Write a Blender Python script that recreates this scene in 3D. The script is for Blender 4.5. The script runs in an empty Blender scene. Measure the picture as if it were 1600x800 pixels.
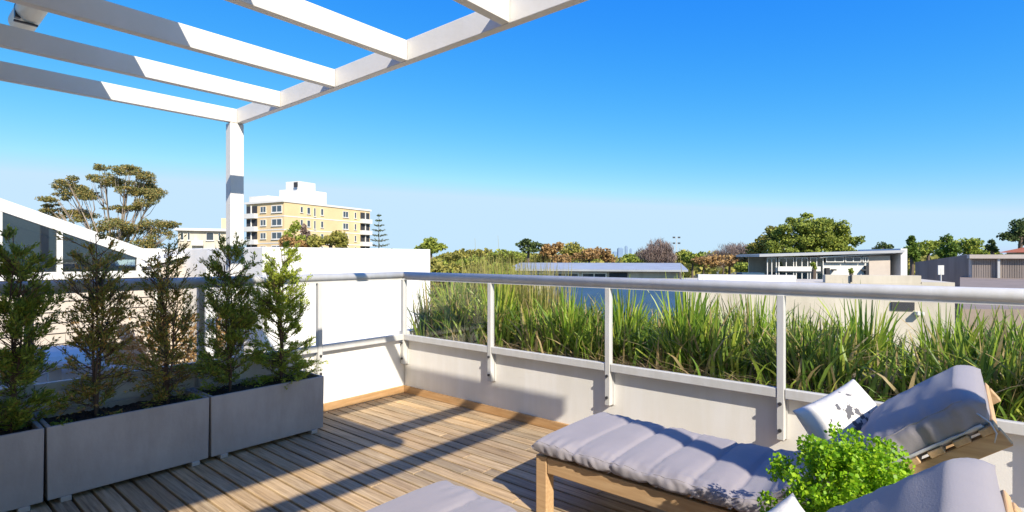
import bpy, math, random
import numpy as np
from mathutils import Vector, Matrix, noise
R = math.radians
random.seed(7); rng = np.random.default_rng(7)
sc = bpy.context.scene; COL = sc.collection
CAM = Vector((4.44, -3.56, 1.4)); F = 837.0; HZ = 402.0
CX = Vector((.767, .642, 0)); CY = Vector((-.642, .767, 0))       # camera right and forward on the ground
def W(px, py, t):                                                # point of the place at distance t ahead
    return CAM + CX*((px-800)/F*t) + CY*t + Vector((0, 0, (HZ-py)/F*t))
YAW = math.atan2(CY.x*-1, CY.y)                                  # camera heading

# ------------------------------------------------------------------ materials
def newmat(name):
    m = bpy.data.materials.new(name); m.use_nodes = True
    nt = m.node_tree; nt.nodes.clear()
    out = nt.nodes.new('ShaderNodeOutputMaterial')
    return m, nt, out
def N(nt, t, **kw):
    n = nt.nodes.new(t)
    for k, v in kw.items():
        if k.startswith('i_'):
            key = k[2:].replace('_', ' ')
            n.inputs[key].default_value = v
        else: setattr(n, k, v)
    return n
def ramp(nt, src, stops):
    r = nt.nodes.new('ShaderNodeValToRGB'); e = r.color_ramp.elements
    while len(e) < len(stops): e.new(.5)
    for i, (p, c) in enumerate(stops):
        e[i].position = p; e[i].color = (*c, 1)
    nt.links.new(src, r.inputs[0]); return r.outputs[0]
def mixc(nt, fac, a, b, mode='MIX'):
    n = nt.nodes.new('ShaderNodeMix'); n.data_type = 'RGBA'; n.blend_type = mode
    for sock, v in ((n.inputs[0], fac), (n.inputs[6], a), (n.inputs[7], b)):
        if hasattr(v, 'is_linked'): nt.links.new(v, sock)
        elif isinstance(v, tuple): sock.default_value = (*v, 1)
        else: sock.default_value = v
    return n.outputs[2]
def surf(name, c, c2=None, scale=6, rough=.6, bump=.15, bscale=60, metal=0, stretch=(1,1,1), island=None, dist=.01, spec=.4, coat=0, sheen=0):
    """plain surface: two tones mixed by noise, fine bump"""
    m, nt, out = newmat(name)
    p = N(nt, 'ShaderNodeBsdfPrincipled'); p.inputs['Metallic'].default_value = metal
    p.inputs['Specular IOR Level'].default_value = spec
    if coat: p.inputs['Coat Weight'].default_value = coat
    if sheen: p.inputs['Sheen Weight'].default_value = sheen
    nt.links.new(p.outputs[0], out.inputs[0])
    tc = N(nt, 'ShaderNodeTexCoord'); mp = N(nt, 'ShaderNodeMapping'); mp.inputs['Scale'].default_value = stretch
    nt.links.new(tc.outputs['Object'], mp.inputs[0])
    n1 = N(nt, 'ShaderNodeTexNoise', i_Scale=scale, i_Detail=6.0, i_Roughness=.6); nt.links.new(mp.outputs[0], n1.inputs[0])
    c2 = c2 or tuple(x*.85 for x in c)
    col = ramp(nt, n1.outputs[0], [(.32, c), (.68, c2)])
    if island:
        g = N(nt, 'ShaderNodeNewGeometry')
        col2 = ramp(nt, g.outputs['Random Per Island'], island)
        col = mixc(nt, 1.0, col, col2, 'MULTIPLY')
    nt.links.new(col, p.inputs['Base Color'])
    n2 = N(nt, 'ShaderNodeTexNoise', i_Scale=bscale, i_Detail=4.0); nt.links.new(mp.outputs[0], n2.inputs[0])
    r = N(nt, 'ShaderNodeMapRange'); r.inputs['To Min'].default_value = max(rough-.1, 0); r.inputs['To Max'].default_value = min(rough+.1, 1)
    nt.links.new(n1.outputs[0], r.inputs[0]); nt.links.new(r.outputs[0], p.inputs['Roughness'])
    if bump:
        b = N(nt, 'ShaderNodeBump', i_Strength=bump, i_Distance=dist); nt.links.new(n2.outputs[0], b.inputs['Height'])
        nt.links.new(b.outputs[0], p.inputs['Normal'])
    return m
def leafmat(name, stops, trans=.35, rough=.5, spec=.3, clump=None):
    m, nt, out = newmat(name)
    g = N(nt, 'ShaderNodeNewGeometry'); col = ramp(nt, g.outputs['Random Per Island'], stops)
    if clump:
        tc = N(nt, 'ShaderNodeTexCoord'); nz = N(nt, 'ShaderNodeTexNoise', i_Scale=clump, i_Detail=2.0)
        nt.links.new(tc.outputs['Object'], nz.inputs[0])
        col = mixc(nt, 1.0, col, ramp(nt, nz.outputs[0], [(.3, (.7, .75, .7)), (.7, (1.25, 1.2, 1.1))]), 'MULTIPLY')
    p = N(nt, 'ShaderNodeBsdfPrincipled', i_Roughness=rough); p.inputs['Specular IOR Level'].default_value = spec
    t = N(nt, 'ShaderNodeBsdfTranslucent'); mx = N(nt, 'ShaderNodeMixShader'); mx.inputs[0].default_value = trans
    nt.links.new(col, p.inputs['Base Color']); nt.links.new(col, t.inputs[0])
    nt.links.new(p.outputs[0], mx.inputs[1]); nt.links.new(t.outputs[0], mx.inputs[2]); nt.links.new(mx.outputs[0], out.inputs[0])
    return m
M = {}
M['paint'] = surf('white_paint', (.74,.72,.69), (.68,.66,.63), 3, .45, .05, 40)
M['render'] = surf('white_render', (.80,.78,.74), (.73,.71,.67), 1.6, .85, .25, 160, dist=.004)
M['cream_wall'] = surf('cream_render', (.60,.54,.44), (.52,.46,.37), .9, .85, .2, 90)
M['alu'] = surf('grey_powder_coat', (.58,.575,.56), (.53,.525,.51), 4, .48, .03, 80)
M['alu_dark'] = surf('bolt_dark', (.08,.08,.085), None, 4, .4, 0, metal=.5)
M['planter'] = surf('planter_composite', (.42,.385,.365), (.355,.325,.31), 2.2, .7, .35, 45, dist=.004)
M['soil'] = surf('soil', (.035,.024,.017), (.07,.05,.035), 30, .95, 1, 90, dist=.03)
M['mulch'] = surf('mulch', (.16,.11,.07), (.07,.048,.03), 25, .95, 1, 70, dist=.03)
M['fabric'] = surf('lilac_canvas', (.295,.270,.285), (.255,.235,.25), 2.5, .9, .35, 260, dist=.002, spec=.15, sheen=.15)
M['fabric_pale'] = surf('pale_blue_canvas', (.50,.505,.53), (.44,.445,.47), 2.5, .9, .3, 260, dist=.002, spec=.15)
M['teak'] = surf('teak', (.42,.26,.13), (.55,.37,.20), 5, .6, .35, 60, stretch=(1,14,14), dist=.003)
M['teak_y'] = surf('teak_cross_grain', (.42,.26,.13), (.55,.37,.20), 5, .6, .35, 60, stretch=(14,1,14), dist=.003)
M['skirt'] = surf('timber_skirting', (.36,.20,.08), (.50,.31,.15), 4, .6, .3, 50, stretch=(1,1,12), dist=.003)
def streak(m, amt, sc_, zs=.12, lo=.42, hi=.62):
    nt = m.node_tree; p = next(n for n in nt.nodes if n.type == 'BSDF_PRINCIPLED'); src = p.inputs['Base Color'].links[0].from_socket
    tc = N(nt, 'ShaderNodeTexCoord'); mp = N(nt, 'ShaderNodeMapping'); mp.inputs['Scale'].default_value = (sc_, sc_, sc_*zs); nt.links.new(tc.outputs['Object'], mp.inputs[0])
    n = N(nt, 'ShaderNodeTexNoise', i_Scale=1.0, i_Detail=7.0, i_Roughness=.65); nt.links.new(mp.outputs[0], n.inputs[0])
    nt.links.new(mixc(nt, 1., src, ramp(nt, n.outputs[0], [(lo, (amt, amt*.99, amt*.96)), (hi, (1,1,1))]), 'MULTIPLY'), p.inputs['Base Color'])
streak(M['planter'], .86, 5, .3); streak(M['render'], .95, 7, .10); streak(M['cream_wall'], .85, 1.2, .12); streak(M['alu'], .93, 14, .2); streak(M['paint'], .94, 6, 1)
M['black_pot'] = surf('black_pot', (.03,.03,.032), None, 6, .5, .1, 60)
M['bark'] = surf('bark', (.16,.12,.09), (.09,.065,.05), 6, .9, .8, 30, stretch=(3,3,.6), dist=.02)
M['gum_bark'] = surf('pale_gum_bark', (.36,.30,.24), (.20,.15,.11), 2, .8, .4, 12, stretch=(1,1,.4), dist=.02)
M['twig'] = surf('twig_bark', (.13,.075,.045), (.08,.05,.035), 20, .9, .3, 60)
M['metal_roof'] = surf('zinc_roof', (.42,.43,.44), (.34,.35,.37), .6, .5, .1, 8, metal=.2)
M['blue_roof'] = surf('blue_metal_roof', (.035,.085,.14), (.025,.065,.11), .5, .8, .1, 8)
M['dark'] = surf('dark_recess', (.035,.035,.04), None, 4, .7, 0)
M['tan_brick'] = surf('tan_brick', (.70,.52,.29), (.62,.46,.25), .35, .85, .2, 5)
M['con_white'] = surf('pale_concrete', (.70,.68,.64), (.60,.58,.54), .3, .85, .1, 5)
M['greybuild'] = surf('grey_beige_brick', (.56,.48,.41), (.49,.42,.36), .8, .85, .3, 12)
M['fence'] = surf('weathered_timber', (.29,.24,.21), (.22,.18,.155), 1.5, .85, .3, 8, stretch=(1,1,.2))
M['terracotta'] = surf('terracotta_tiles', (.55,.17,.07), (.42,.12,.05), 1.2, .8, .4, 10)
M['haze_blue'] = surf('distant_tower', (.20,.29,.42), (.15,.23,.36), .05, .5, 0)  # blue of the air between is put into the tower colour
M['tube'] = surf('cream_tube', (.78,.68,.50), (.72,.62,.46), 3, .5, .05, 30)
M['ground'] = surf('suburb_ground', (.10,.12,.06), (.20,.18,.15), .03, .95, .3, 1)
M['court'] = surf('brown_paving', (.27,.21,.17), (.20,.16,.13), 1.2, .9, .2, 12)
M['slab'] = surf('concrete_roof', (.45,.42,.38), (.36,.33,.29), 1.2, .9, .3, 30)
def deckmat():
    m, nt, out = newmat('weathered_deck_timber')
    p = N(nt, 'ShaderNodeBsdfPrincipled', i_Roughness=.68); p.inputs['Specular IOR Level'].default_value = .35
    nt.links.new(p.outputs[0], out.inputs[0])
    tc = N(nt, 'ShaderNodeTexCoord'); g = N(nt, 'ShaderNodeNewGeometry')
    cmb = N(nt, 'ShaderNodeCombineXYZ'); ml = N(nt, 'ShaderNodeMath', operation='MULTIPLY'); ml.inputs[1].default_value = 37.
    nt.links.new(g.outputs['Random Per Island'], ml.inputs[0]); nt.links.new(ml.outputs[0], cmb.inputs[0]); nt.links.new(ml.outputs[0], cmb.inputs[2])
    ad = N(nt, 'ShaderNodeVectorMath', operation='ADD'); nt.links.new(tc.outputs['Object'], ad.inputs[0]); nt.links.new(cmb.outputs[0], ad.inputs[1])
    mp = N(nt, 'ShaderNodeMapping'); mp.inputs['Scale'].default_value = (1.6, 34, 10); nt.links.new(ad.outputs[0], mp.inputs[0])
    n1 = N(nt, 'ShaderNodeTexNoise', i_Scale=1.6, i_Detail=8.0, i_Roughness=.65, i_Distortion=.6); nt.links.new(mp.outputs[0], n1.inputs[0])
    base = ramp(nt, n1.outputs[0], [(.25, (.17,.12,.07)), (.5, (.46,.35,.21)), (.75, (.66,.54,.36))])
    isl = ramp(nt, g.outputs['Random Per Island'], [(0, (.62,.57,.54)), (.25, (1.05,.99,.92)), (.45, (.70,.70,.72)), (.7, (1.15,1.05,.92)), (.85,(.78,.72,.68)), (1, (1.05,1.0,.95))])
    col = mixc(nt, 1., base, isl, 'MULTIPLY')
    n2 = N(nt, 'ShaderNodeTexNoise', i_Scale=1.1, i_Detail=5.0); nt.links.new(tc.outputs['Object'], n2.inputs[0])
    col = mixc(nt, 1., col, ramp(nt, n2.outputs[0], [(.35, (.78,.80,.86)), (.65, (1.1,1.06,1.))]), 'MULTIPLY')
    nt.links.new(col, p.inputs['Base Color'])
    b = N(nt, 'ShaderNodeBump', i_Strength=.5, i_Distance=.004); nt.links.new(n1.outputs[0], b.inputs['Height']); nt.links.new(b.outputs[0], p.inputs['Normal'])
    return m
M['deck'] = deckmat()
def glassmat(name, tint=(.9,.95,.95), refl=.5):
    m, nt, out = newmat(name)
    t = N(nt, 'ShaderNodeBsdfTransparent'); t.inputs[0].default_value = (*tint, 1)
    g = N(nt, 'ShaderNodeBsdfGlossy'); g.inputs['Roughness'].default_value = .02
    f = N(nt, 'ShaderNodeFresnel'); f.inputs[0].default_value = 1.45
    ml = N(nt, 'ShaderNodeMath', operation='MULTIPLY'); ml.inputs[1].default_value = refl; nt.links.new(f.outputs[0], ml.inputs[0])
    mx = N(nt, 'ShaderNodeMixShader'); nt.links.new(ml.outputs[0], mx.inputs[0])
    nt.links.new(t.outputs[0], mx.inputs[1]); nt.links.new(g.outputs[0], mx.inputs[2]); nt.links.new(mx.outputs[0], out.inputs[0])
    return m
M['glass'] = glassmat('clear_glass', (.99,.993,.993), .10)
M['tint_glass'] = glassmat('tinted_glass', (.55,.66,.70), 3.0)
def winglass():
    m, nt, out = newmat('window_glass')
    p = N(nt, 'ShaderNodeBsdfPrincipled', i_Roughness=.08); p.inputs['Base Color'].default_value = (.05,.065,.08,1)
    p.inputs['Specular IOR Level'].default_value = .9
    nt.links.new(p.outputs[0], out.inputs[0]); return m
M['win'] = winglass()
def boardmat():
    m, nt, out = newmat('beige_weatherboard')
    p = N(nt, 'ShaderNodeBsdfPrincipled', i_Roughness=.75)
    nt.links.new(p.outputs[0], out.inputs[0])
    p.inputs['Base Color'].default_value = (.50,.43,.36,1)
    return m
M['board'] = boardmat()
def pillowmat():
    m, nt, out = newmat('floral_print_cotton')
    p = N(nt, 'ShaderNodeBsdfPrincipled', i_Roughness=.9); nt.links.new(p.outputs[0], out.inputs[0])
    tc = N(nt, 'ShaderNodeTexCoord'); v = N(nt, 'ShaderNodeTexVoronoi', i_Scale=9.0); nz = N(nt, 'ShaderNodeTexNoise', i_Scale=26.0, i_Detail=4.0)
    nt.links.new(tc.outputs['Object'], v.inputs[0]); nt.links.new(tc.outputs['Object'], nz.inputs[0])
    ln = N(nt, 'ShaderNodeVectorMath', operation='LENGTH'); sub = N(nt, 'ShaderNodeVectorMath', operation='SUBTRACT'); sub.inputs[1].default_value = (.02, .02, .04)
    nt.links.new(tc.outputs['Object'], sub.inputs[0]); nt.links.new(sub.outputs[0], ln.inputs[0])
    mr = N(nt, 'ShaderNodeMapRange'); mr.inputs['From Min'].default_value = .08; mr.inputs['From Max'].default_value = .17
    mr.inputs['To Min'].default_value = .52; mr.inputs['To Max'].default_value = .30
    nt.links.new(ln.outputs['Value'], mr.inputs[0])
    lt = N(nt, 'ShaderNodeMath', operation='LESS_THAN'); nt.links.new(nz.outputs[0], lt.inputs[0]); nt.links.new(mr.outputs[0], lt.inputs[1])
    lv = N(nt, 'ShaderNodeMath', operation='GREATER_THAN'); lv.inputs[1].default_value = .28; nt.links.new(v.outputs['Distance'], lv.inputs[0])
    mm = N(nt, 'ShaderNodeMath', operation='MULTIPLY'); nt.links.new(lt.outputs[0], mm.inputs[0]); nt.links.new(lv.outputs[0], mm.inputs[1])
    col = mixc(nt, mm.outputs[0], (.58,.56,.52), (.11,.11,.12)); nt.links.new(col, p.inputs['Base Color'])
    n2 = N(nt, 'ShaderNodeTexNoise', i_Scale=14.0, i_Detail=3.0); nt.links.new(tc.outputs['Object'], n2.inputs[0])
    b = N(nt, 'ShaderNodeBump', i_Strength=.6, i_Distance=.012); nt.links.new(n2.outputs[0], b.inputs['Height']); nt.links.new(b.outputs[0], p.inputs['Normal'])
    return m
M['pillow'] = pillowmat()
M['grass'] = leafmat('strap_leaf', [(0, (.07,.13,.02)), (.3, (.15,.25,.03)), (.5, (.27,.38,.045)), (.72, (.42,.48,.07)), (.82, (.36,.27,.11)), (1, (.52,.40,.22))], .35, .45, .4, 2.5)
M['strap'] = leafmat('bright_strap_leaf', [(0, (.10,.20,.02)), (.45, (.23,.37,.035)), (.85, (.42,.50,.06)), (1, (.46,.38,.13))], .35, .4, .45)
M['reed'] = leafmat('golden_reed', [(0, (.22,.24,.05)), (.5, (.36,.34,.09)), (1, (.48,.38,.16))], .35, .6)
M['dry'] = leafmat('dry_grass', [(0, (.30,.21,.11)), (1, (.46,.36,.21))], .2, .7)
M['shrub'] = leafmat('shrub_leaf', [(0, (.11,.17,.025)), (.5, (.23,.30,.04)), (.85, (.40,.44,.06)), (1, (.34,.22,.06))], .3, .5)
M['shrub_rust'] = leafmat('shrub_leaf_rusty', [(0, (.15,.20,.03)), (.5, (.33,.31,.06)), (1, (.50,.28,.09))], .3, .5)
M['shrub_lime_sunlit'] = leafmat('shrub_leaf_lime_sunlit', [(0, (.18,.25,.03)), (.5, (.36,.44,.05)), (1, (.52,.56,.08))], .4, .5)  # lime leaves, raised brighter so the sunlight sits in the colour
M['parsley'] = leafmat('parsley_leaf', [(0, (.13,.32,.010)), (.6, (.27,.48,.015)), (1, (.44,.62,.03))], .4, .45)
def treemat(nm, a, b, c): return leafmat(nm, [(0, a), (.5, b), (1, c)], .25, .6, .2)
M['t_gum'] = treemat('gum_leaf', (.12,.15,.05), (.22,.21,.07), (.40,.28,.09))
M['t_dark'] = treemat('dark_leaf', (.05,.08,.03), (.09,.13,.04), (.15,.19,.06))
M['t_green'] = treemat('green_leaf', (.14,.19,.035), (.25,.30,.05), (.38,.40,.07))
M['t_lime'] = treemat('lime_leaf', (.16,.22,.03), (.27,.33,.05), (.38,.40,.07))
M['t_olive'] = treemat('olive_leaf', (.18,.19,.04), (.30,.28,.06), (.42,.36,.09))
M['t_rust'] = treemat('russet_leaf', (.24,.14,.055), (.38,.23,.09), (.48,.32,.13))
M['t_bare'] = treemat('bare_twigs', (.16,.11,.09), (.25,.18,.15), (.34,.27,.23))
M['t_cypress'] = treemat('cypress_leaf', (.07,.13,.02), (.13,.20,.03), (.20,.28,.04))

# ------------------------------------------------------------------ mesh building
class MB:
    def __init__(s): s.v = []; s.f = []
    def add(s, vs, fs):
        o = len(s.v); s.v += [tuple(v) for v in vs]; s.f += [tuple(i+o for i in f) for f in fs]; return s
    def box(s, x0, x1, y0, y1, z0, z1, mat=None):
        v = [Vector(p) for p in ((x0,y0,z0),(x1,y0,z0),(x1,y1,z0),(x0,y1,z0),(x0,y0,z1),(x1,y0,z1),(x1,y1,z1),(x0,y1,z1))]
        if mat: v = [mat @ p for p in v]
        return s.add(v, [(3,2,1,0),(4,5,6,7),(0,1,5,4),(1,2,6,5),(2,3,7,6),(3,0,4,7)])
    def tube(s, pts, rad, n=10, cap=True):
        pts = [Vector(p) for p in pts]; rad = rad if isinstance(rad, (list, tuple)) else [rad]*len(pts)
        vs = []; fs = []
        for i, p in enumerate(pts):
            d = (pts[min(i+1, len(pts)-1)] - pts[max(i-1, 0)]).normalized()
            a = d.cross(Vector((0,0,1)) if abs(d.z) < .9 else Vector((1,0,0))).normalized(); b = d.cross(a)
            for k in range(n):
                an = 2*math.pi*k/n; vs.append(p + (a*math.cos(an) + b*math.sin(an))*rad[i])
        for i in range(len(pts)-1):
            for k in range(n):
                k2 = (k+1) % n; fs.append((i*n+k, i*n+k2, (i+1)*n+k2, (i+1)*n+k))
        if cap:
            fs.append(tuple(range(n-1, -1, -1))); fs.append(tuple(range((len(pts)-1)*n, len(pts)*n)))
        return s.add(vs, fs)
    def prism(s, poly, z0, z1, mat=None):
        n = len(poly); v = [Vector((*p, z0)) for p in poly] + [Vector((*p, z1)) for p in poly]
        if mat: v = [mat @ p for p in v]
        return s.add(v, [tuple(range(n-1,-1,-1)), tuple(range(n, 2*n))] + [(i, (i+1)%n, n+(i+1)%n, n+i) for i in range(n)])
    def build(s, name, mat, parent=None, smooth=False, bevel=0, origin=None, seg=2):
        me = bpy.data.meshes.new(name); vs = s.v
        if origin is not None: vs = [(v[0]-origin[0], v[1]-origin[1], v[2]-origin[2]) for v in vs]
        me.from_pydata(vs, [], s.f); me.materials.append(mat); me.update()
        if smooth: me.polygons.foreach_set('use_smooth', [True]*len(me.polygons))
        o = bpy.data.objects.new(name, me); COL.objects.link(o)
        if origin is not None: o.location = origin
        if parent:
            o.parent = parent
        if bevel:
            m = o.modifiers.new('bevel', 'BEVEL'); m.width = bevel; m.segments = seg; m.limit_method = 'ANGLE'; m.harden_normals = False
        return o
def quads(name, V, mat, parent=None, smooth=False):
    """V: (n,4,3) array of quads"""
    n = len(V); me = bpy.data.meshes.new(name)
    me.vertices.add(n*4); me.vertices.foreach_set('co', V.reshape(-1).astype(np.float32))
    me.loops.add(n*4); me.loops.foreach_set('vertex_index', np.arange(n*4, dtype=np.int32))
    me.polygons.add(n); me.polygons.foreach_set('loop_start', np.arange(0, n*4, 4, dtype=np.int32))
    me.update(calc_edges=True); me.validate(); me.materials.append(mat)
    o = bpy.data.objects.new(name, me); COL.objects.link(o)
    if parent: o.parent = parent
    return o
def tag(o, label=None, cat=None, group=None, kind=None):
    if label: o['label'] = label
    if cat: o['category'] = cat
    if group: o['group'] = group
    if kind: o['kind'] = kind
    return o
def empty(name, loc, label, cat, group=None, rz=0):
    o = bpy.data.objects.new(name, None); o.empty_display_size = .1; COL.objects.link(o); o.location = loc; o.rotation_euler.z = rz
    return tag(o, label, cat, group)
def kids(o): return [c for c in bpy.data.objects if c.parent == o]
def copy_tree(o, parent=None):
    c = o.copy(); COL.objects.link(c)
    if parent: c.parent = parent
    for ch in kids(o): copy_tree(ch, c)
    return c
def unit(n):
    a = rng.normal(size=(n, 3)); return a/np.linalg.norm(a, axis=1, keepdims=True)
def leafquads(P, size, aspect=.6, up=.0, dirs=None):
    """random little leaf quads (diamonds) centred on P"""
    n = len(P); a = unit(n) if dirs is None else dirs; b = unit(n); b[:, 2] += up
    w = np.cross(a, b); w /= np.linalg.norm(w, axis=1, keepdims=True) + 1e-9
    s = size*(.6 + .8*rng.random((n, 1)))
    a = a*s*.5; w = w*s*aspect*.5
    return np.stack([P-a, P+w, P+a, P-w], axis=1)

# ------------------------------------------------------------------ world, sun, camera
SUN_EL = R(36.3); L = Vector((-1.25, .54, -1.)).normalized()      # travel direction of the sunlight
wd = bpy.data.worlds.new('World'); sc.world = wd; wd.use_nodes = True
nt = wd.node_tree; bg = nt.nodes['Background']
sky = nt.nodes.new('ShaderNodeTexSky'); sky.sky_type = 'NISHITA'; sky.sun_disc = False
sky.sun_elevation = SUN_EL; sky.sun_rotation = math.atan2(-L.x, -L.y); sky.air_density = 1.0; sky.dust_density = .35; sky.ozone_density = 2.2
sp = nt.nodes.new('ShaderNodeSeparateColor'); cb_ = nt.nodes.new('ShaderNodeCombineColor'); nt.links.new(sky.outputs[0], sp.inputs[0])
for i_, (pw, a_, mx_) in enumerate(((2.3, .0950, 3.3), (1.0, .78, 4.6), (.08, 4.95, 5.8))):   # camera-like grade of the sky colour
    p_ = nt.nodes.new('ShaderNodeMath'); p_.operation = 'POWER'; p_.inputs[1].default_value = pw; nt.links.new(sp.outputs[i_], p_.inputs[0])
    m_ = nt.nodes.new('ShaderNodeMath'); m_.operation = 'MULTIPLY'; m_.inputs[1].default_value = a_; nt.links.new(p_.outputs[0], m_.inputs[0])
    n_ = nt.nodes.new('ShaderNodeMath'); n_.operation = 'MINIMUM'; n_.inputs[1].default_value = mx_; nt.links.new(m_.outputs[0], n_.inputs[0])
    nt.links.new(n_.outputs[0], cb_.inputs[i_])
nt.links.new(cb_.outputs[0], bg.inputs[0]); bg.inputs[1].default_value = .115
sl = bpy.data.lights.new('sun', 'SUN'); sl.energy = 5.0; sl.angle = R(.5); sl.color = (1, .915, .78)
so = bpy.data.objects.new('sun', sl); COL.objects.link(so); so.rotation_euler = L.to_track_quat('-Z', 'Y').to_euler(); so.location = (10, -10, 20)
cd = bpy.data.cameras.new('camera'); cam = bpy.data.objects.new('camera', cd); COL.objects.link(cam); sc.camera = cam
cd.sensor_width = 36; cd.lens = 36*F/1600; cd.clip_end = 6000; cd.clip_start = .05
cd.shift_y = (HZ-400)/1600
cam.location = CAM; cam.rotation_euler = (R(90), 0, YAW)
vs_ = sc.view_settings; vs_.view_transform = 'Standard'; vs_.look = 'None'; vs_.exposure = .62; vs_.gamma = 1
sc.cycles.use_denoising = True; sc.cycles.max_bounces = 8; sc.cycles.transparent_max_bounces = 12
sc.cycles.sample_clamp_indirect = 6

# ------------------------------------------------------------------ setting: ground, deck, parapets
g = MB().add([(-3000,-3000,-8),(3000,-3000,-8),(3000,3000,-8),(-3000,3000,-8)], [(0,1,2,3)]).build('ground', M['ground']); tag(g, kind='structure')
mb = MB(); pitch = .1; y = -.022; i = 0
while y > -5.2:
    cuts = [.03, 2.1+1.9*noise.noise(Vector((i*.77, 3, 1))), 5+1.2*noise.noise(Vector((i*1.3, 9, 1))), 9.0]
    dz = .0015*noise.noise(Vector((i*2.1, 0, 0)))
    for a, b in zip(cuts, cuts[1:]):
        mb.box(a+.002, b-.002, y-.086, y, -.03+dz, dz)
    y -= pitch; i += 1
o = mb.build('deck', M['deck'], bevel=.003, seg=1); tag(o, kind='structure')
o = MB().box(-.1, 9.2, -5.3, .1, -.3, -.08).build('deck_base', M['soil']); tag(o, kind='structure')

w = empty('parapet_wall', (0,0,0), 'low white rendered parapet wall along the deck edge below the railing', 'wall')
MB().box(-.15, 9, 0, .15, -.078, .545).box(-.15, 0, -5.3, -.002, -.078, .545).build('wall', M['render'], w, bevel=.006)
MB().box(0, 9, -.022, -.001, .0, .072).build('skirting', M['skirt'], w, bevel=.003)
MB().box(.001, .022, -5.2, -.024, .0, .072).build('skirting', M['skirt'], w, bevel=.003)

# planter bed behind the parapet
b = empty('planter_bed', (0,.15,0), 'long white rooftop planter bed filled with soil behind the parapet', 'planter bed')
MB().box(-.15, 9, 1.15, 1.27, -1, .60).build('outer_wall', M['render'], b, bevel=.005).location = (0,-.15,0)
mb = MB(); nx, ny = 160, 16; vs = []; fs = []
for i in range(nx+1):
    for j in range(ny+1):
        x = -.15+9.15*i/nx; yy = .152+.996*j/ny
        vs.append((x, yy-.15, .50+.05*noise.noise(Vector((x*3, yy*3, 0)))+.02*noise.noise(Vector((x*14, yy*14, 5)))))
for i in range(nx):
    for j in range(ny): fs.append((i*(ny+1)+j, (i+1)*(ny+1)+j, (i+1)*(ny+1)+j+1, i*(ny+1)+j+1))
mb.add(vs, fs).build('soil', M['mulch'], b, smooth=True)
MB().box(-.28, -.15, .0, 1.12, -1, .60).build('end_wall', M['render'], b, bevel=.005)
o = MB().box(3.25, 5.2, .42, .54, .5, .66).build('timber_sleeper', M['fence'], bevel=.01)
tag(o, 'grey weathered timber sleeper lying low among the strap leaves', 'sleeper')

# ------------------------------------------------------------------ railing
rail = empty('balcony_railing', (0,0,0), 'grey metal balcony railing with round handrail and clear glass panels', 'railing')
RP = .036
MB().tube([(RP, -5.3, 1.215), (RP, -RP, 1.215)], .036, 20).build('handrail', M['alu'], rail, smooth=True)
MB().tube([(RP, -RP, 1.2152), (9, -RP, 1.2152)], .0361, 20).build('handrail', M['alu'], rail, smooth=True)
MB().box(.075, 9, -.054, -.018, 1.168, 1.186).build('rail_flange', M['alu'], rail)
MB().box(.018, .054, -5.3, -.075, 1.168, 1.186).build('rail_flange', M['alu'], rail)
def railpost(x, y, ang):
    mt = Matrix.Translation((x, y, 0)) @ Matrix.Rotation(ang, 4, 'Z')
    p = MB().box(-.021, .021, -.024, .024, .30, 1.172, mt).build('post', M['alu'], rail, bevel=.004)
    for z in (.36, .52):
        c = mt @ Vector((0, -.0245, z)); d = mt @ Vector((0, -.036, z))
        MB().tube([c, d], .011, 8).build('bolt', M['alu_dark'], p, smooth=False)
    MB().box(-.03, .03, .0242, .034, .30, .54, mt).build('bracket', M['alu'], p)
    return p
xs = [RP, 1.245, 2.43, 3.61, 4.79, 5.97, 7.15]
ys = [-.99, -1.965, -2.94, -3.92, -4.9]
for x in xs: railpost(x, -RP, 0)
for y in ys: railpost(RP, y, math.pi/2)
for a, b_ in zip(xs, xs[1:]):
    MB().box(a+.024, b_-.024, -.056, -.014, .552, .610).build('bottom_rail', M['alu'], rail, bevel=.004)
    MB().box(a+.03, b_-.03, -.040, -.032, .612, 1.166).build('glass_panel', M['glass'], rail)
yy = [-RP]+ys
for a, b_ in zip(yy, yy[1:]):
    MB().box(.014, .056, b_+.024, a-.024, .552, .612).build('bottom_rail', M['alu'], rail, bevel=.004)
    MB().box(.032, .040, b_+.03, a-.03, .614, 1.166).build('glass_panel', M['glass'], rail)

# ------------------------------------------------------------------ pergola
pg = empty('pergola', (-.72,-1.36,-.6), 'white painted pergola of open rafters on a slim post', 'pergola')
off = Vector((-.72,-1.36,-.6))
def pbox(name, *b, mat='paint', par=pg, bev=.004):
    o = MB().box(*b).build(name, M[mat], par, bevel=bev); o.location = -off; return o
pbox('post', -.77, -.67, -1.46, -1.34, -.6, 2.634)
pbox('beam', -.77, 5.13, -1.4, -1.345, 2.636, 2.77)
for x in (-.70, .12, .93, 1.745, 2.59, 3.50, 4.30, 4.93):
    pbox('rafter', x-.028, x+.028, -4.9, -1.403, 2.638, 2.765)
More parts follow.
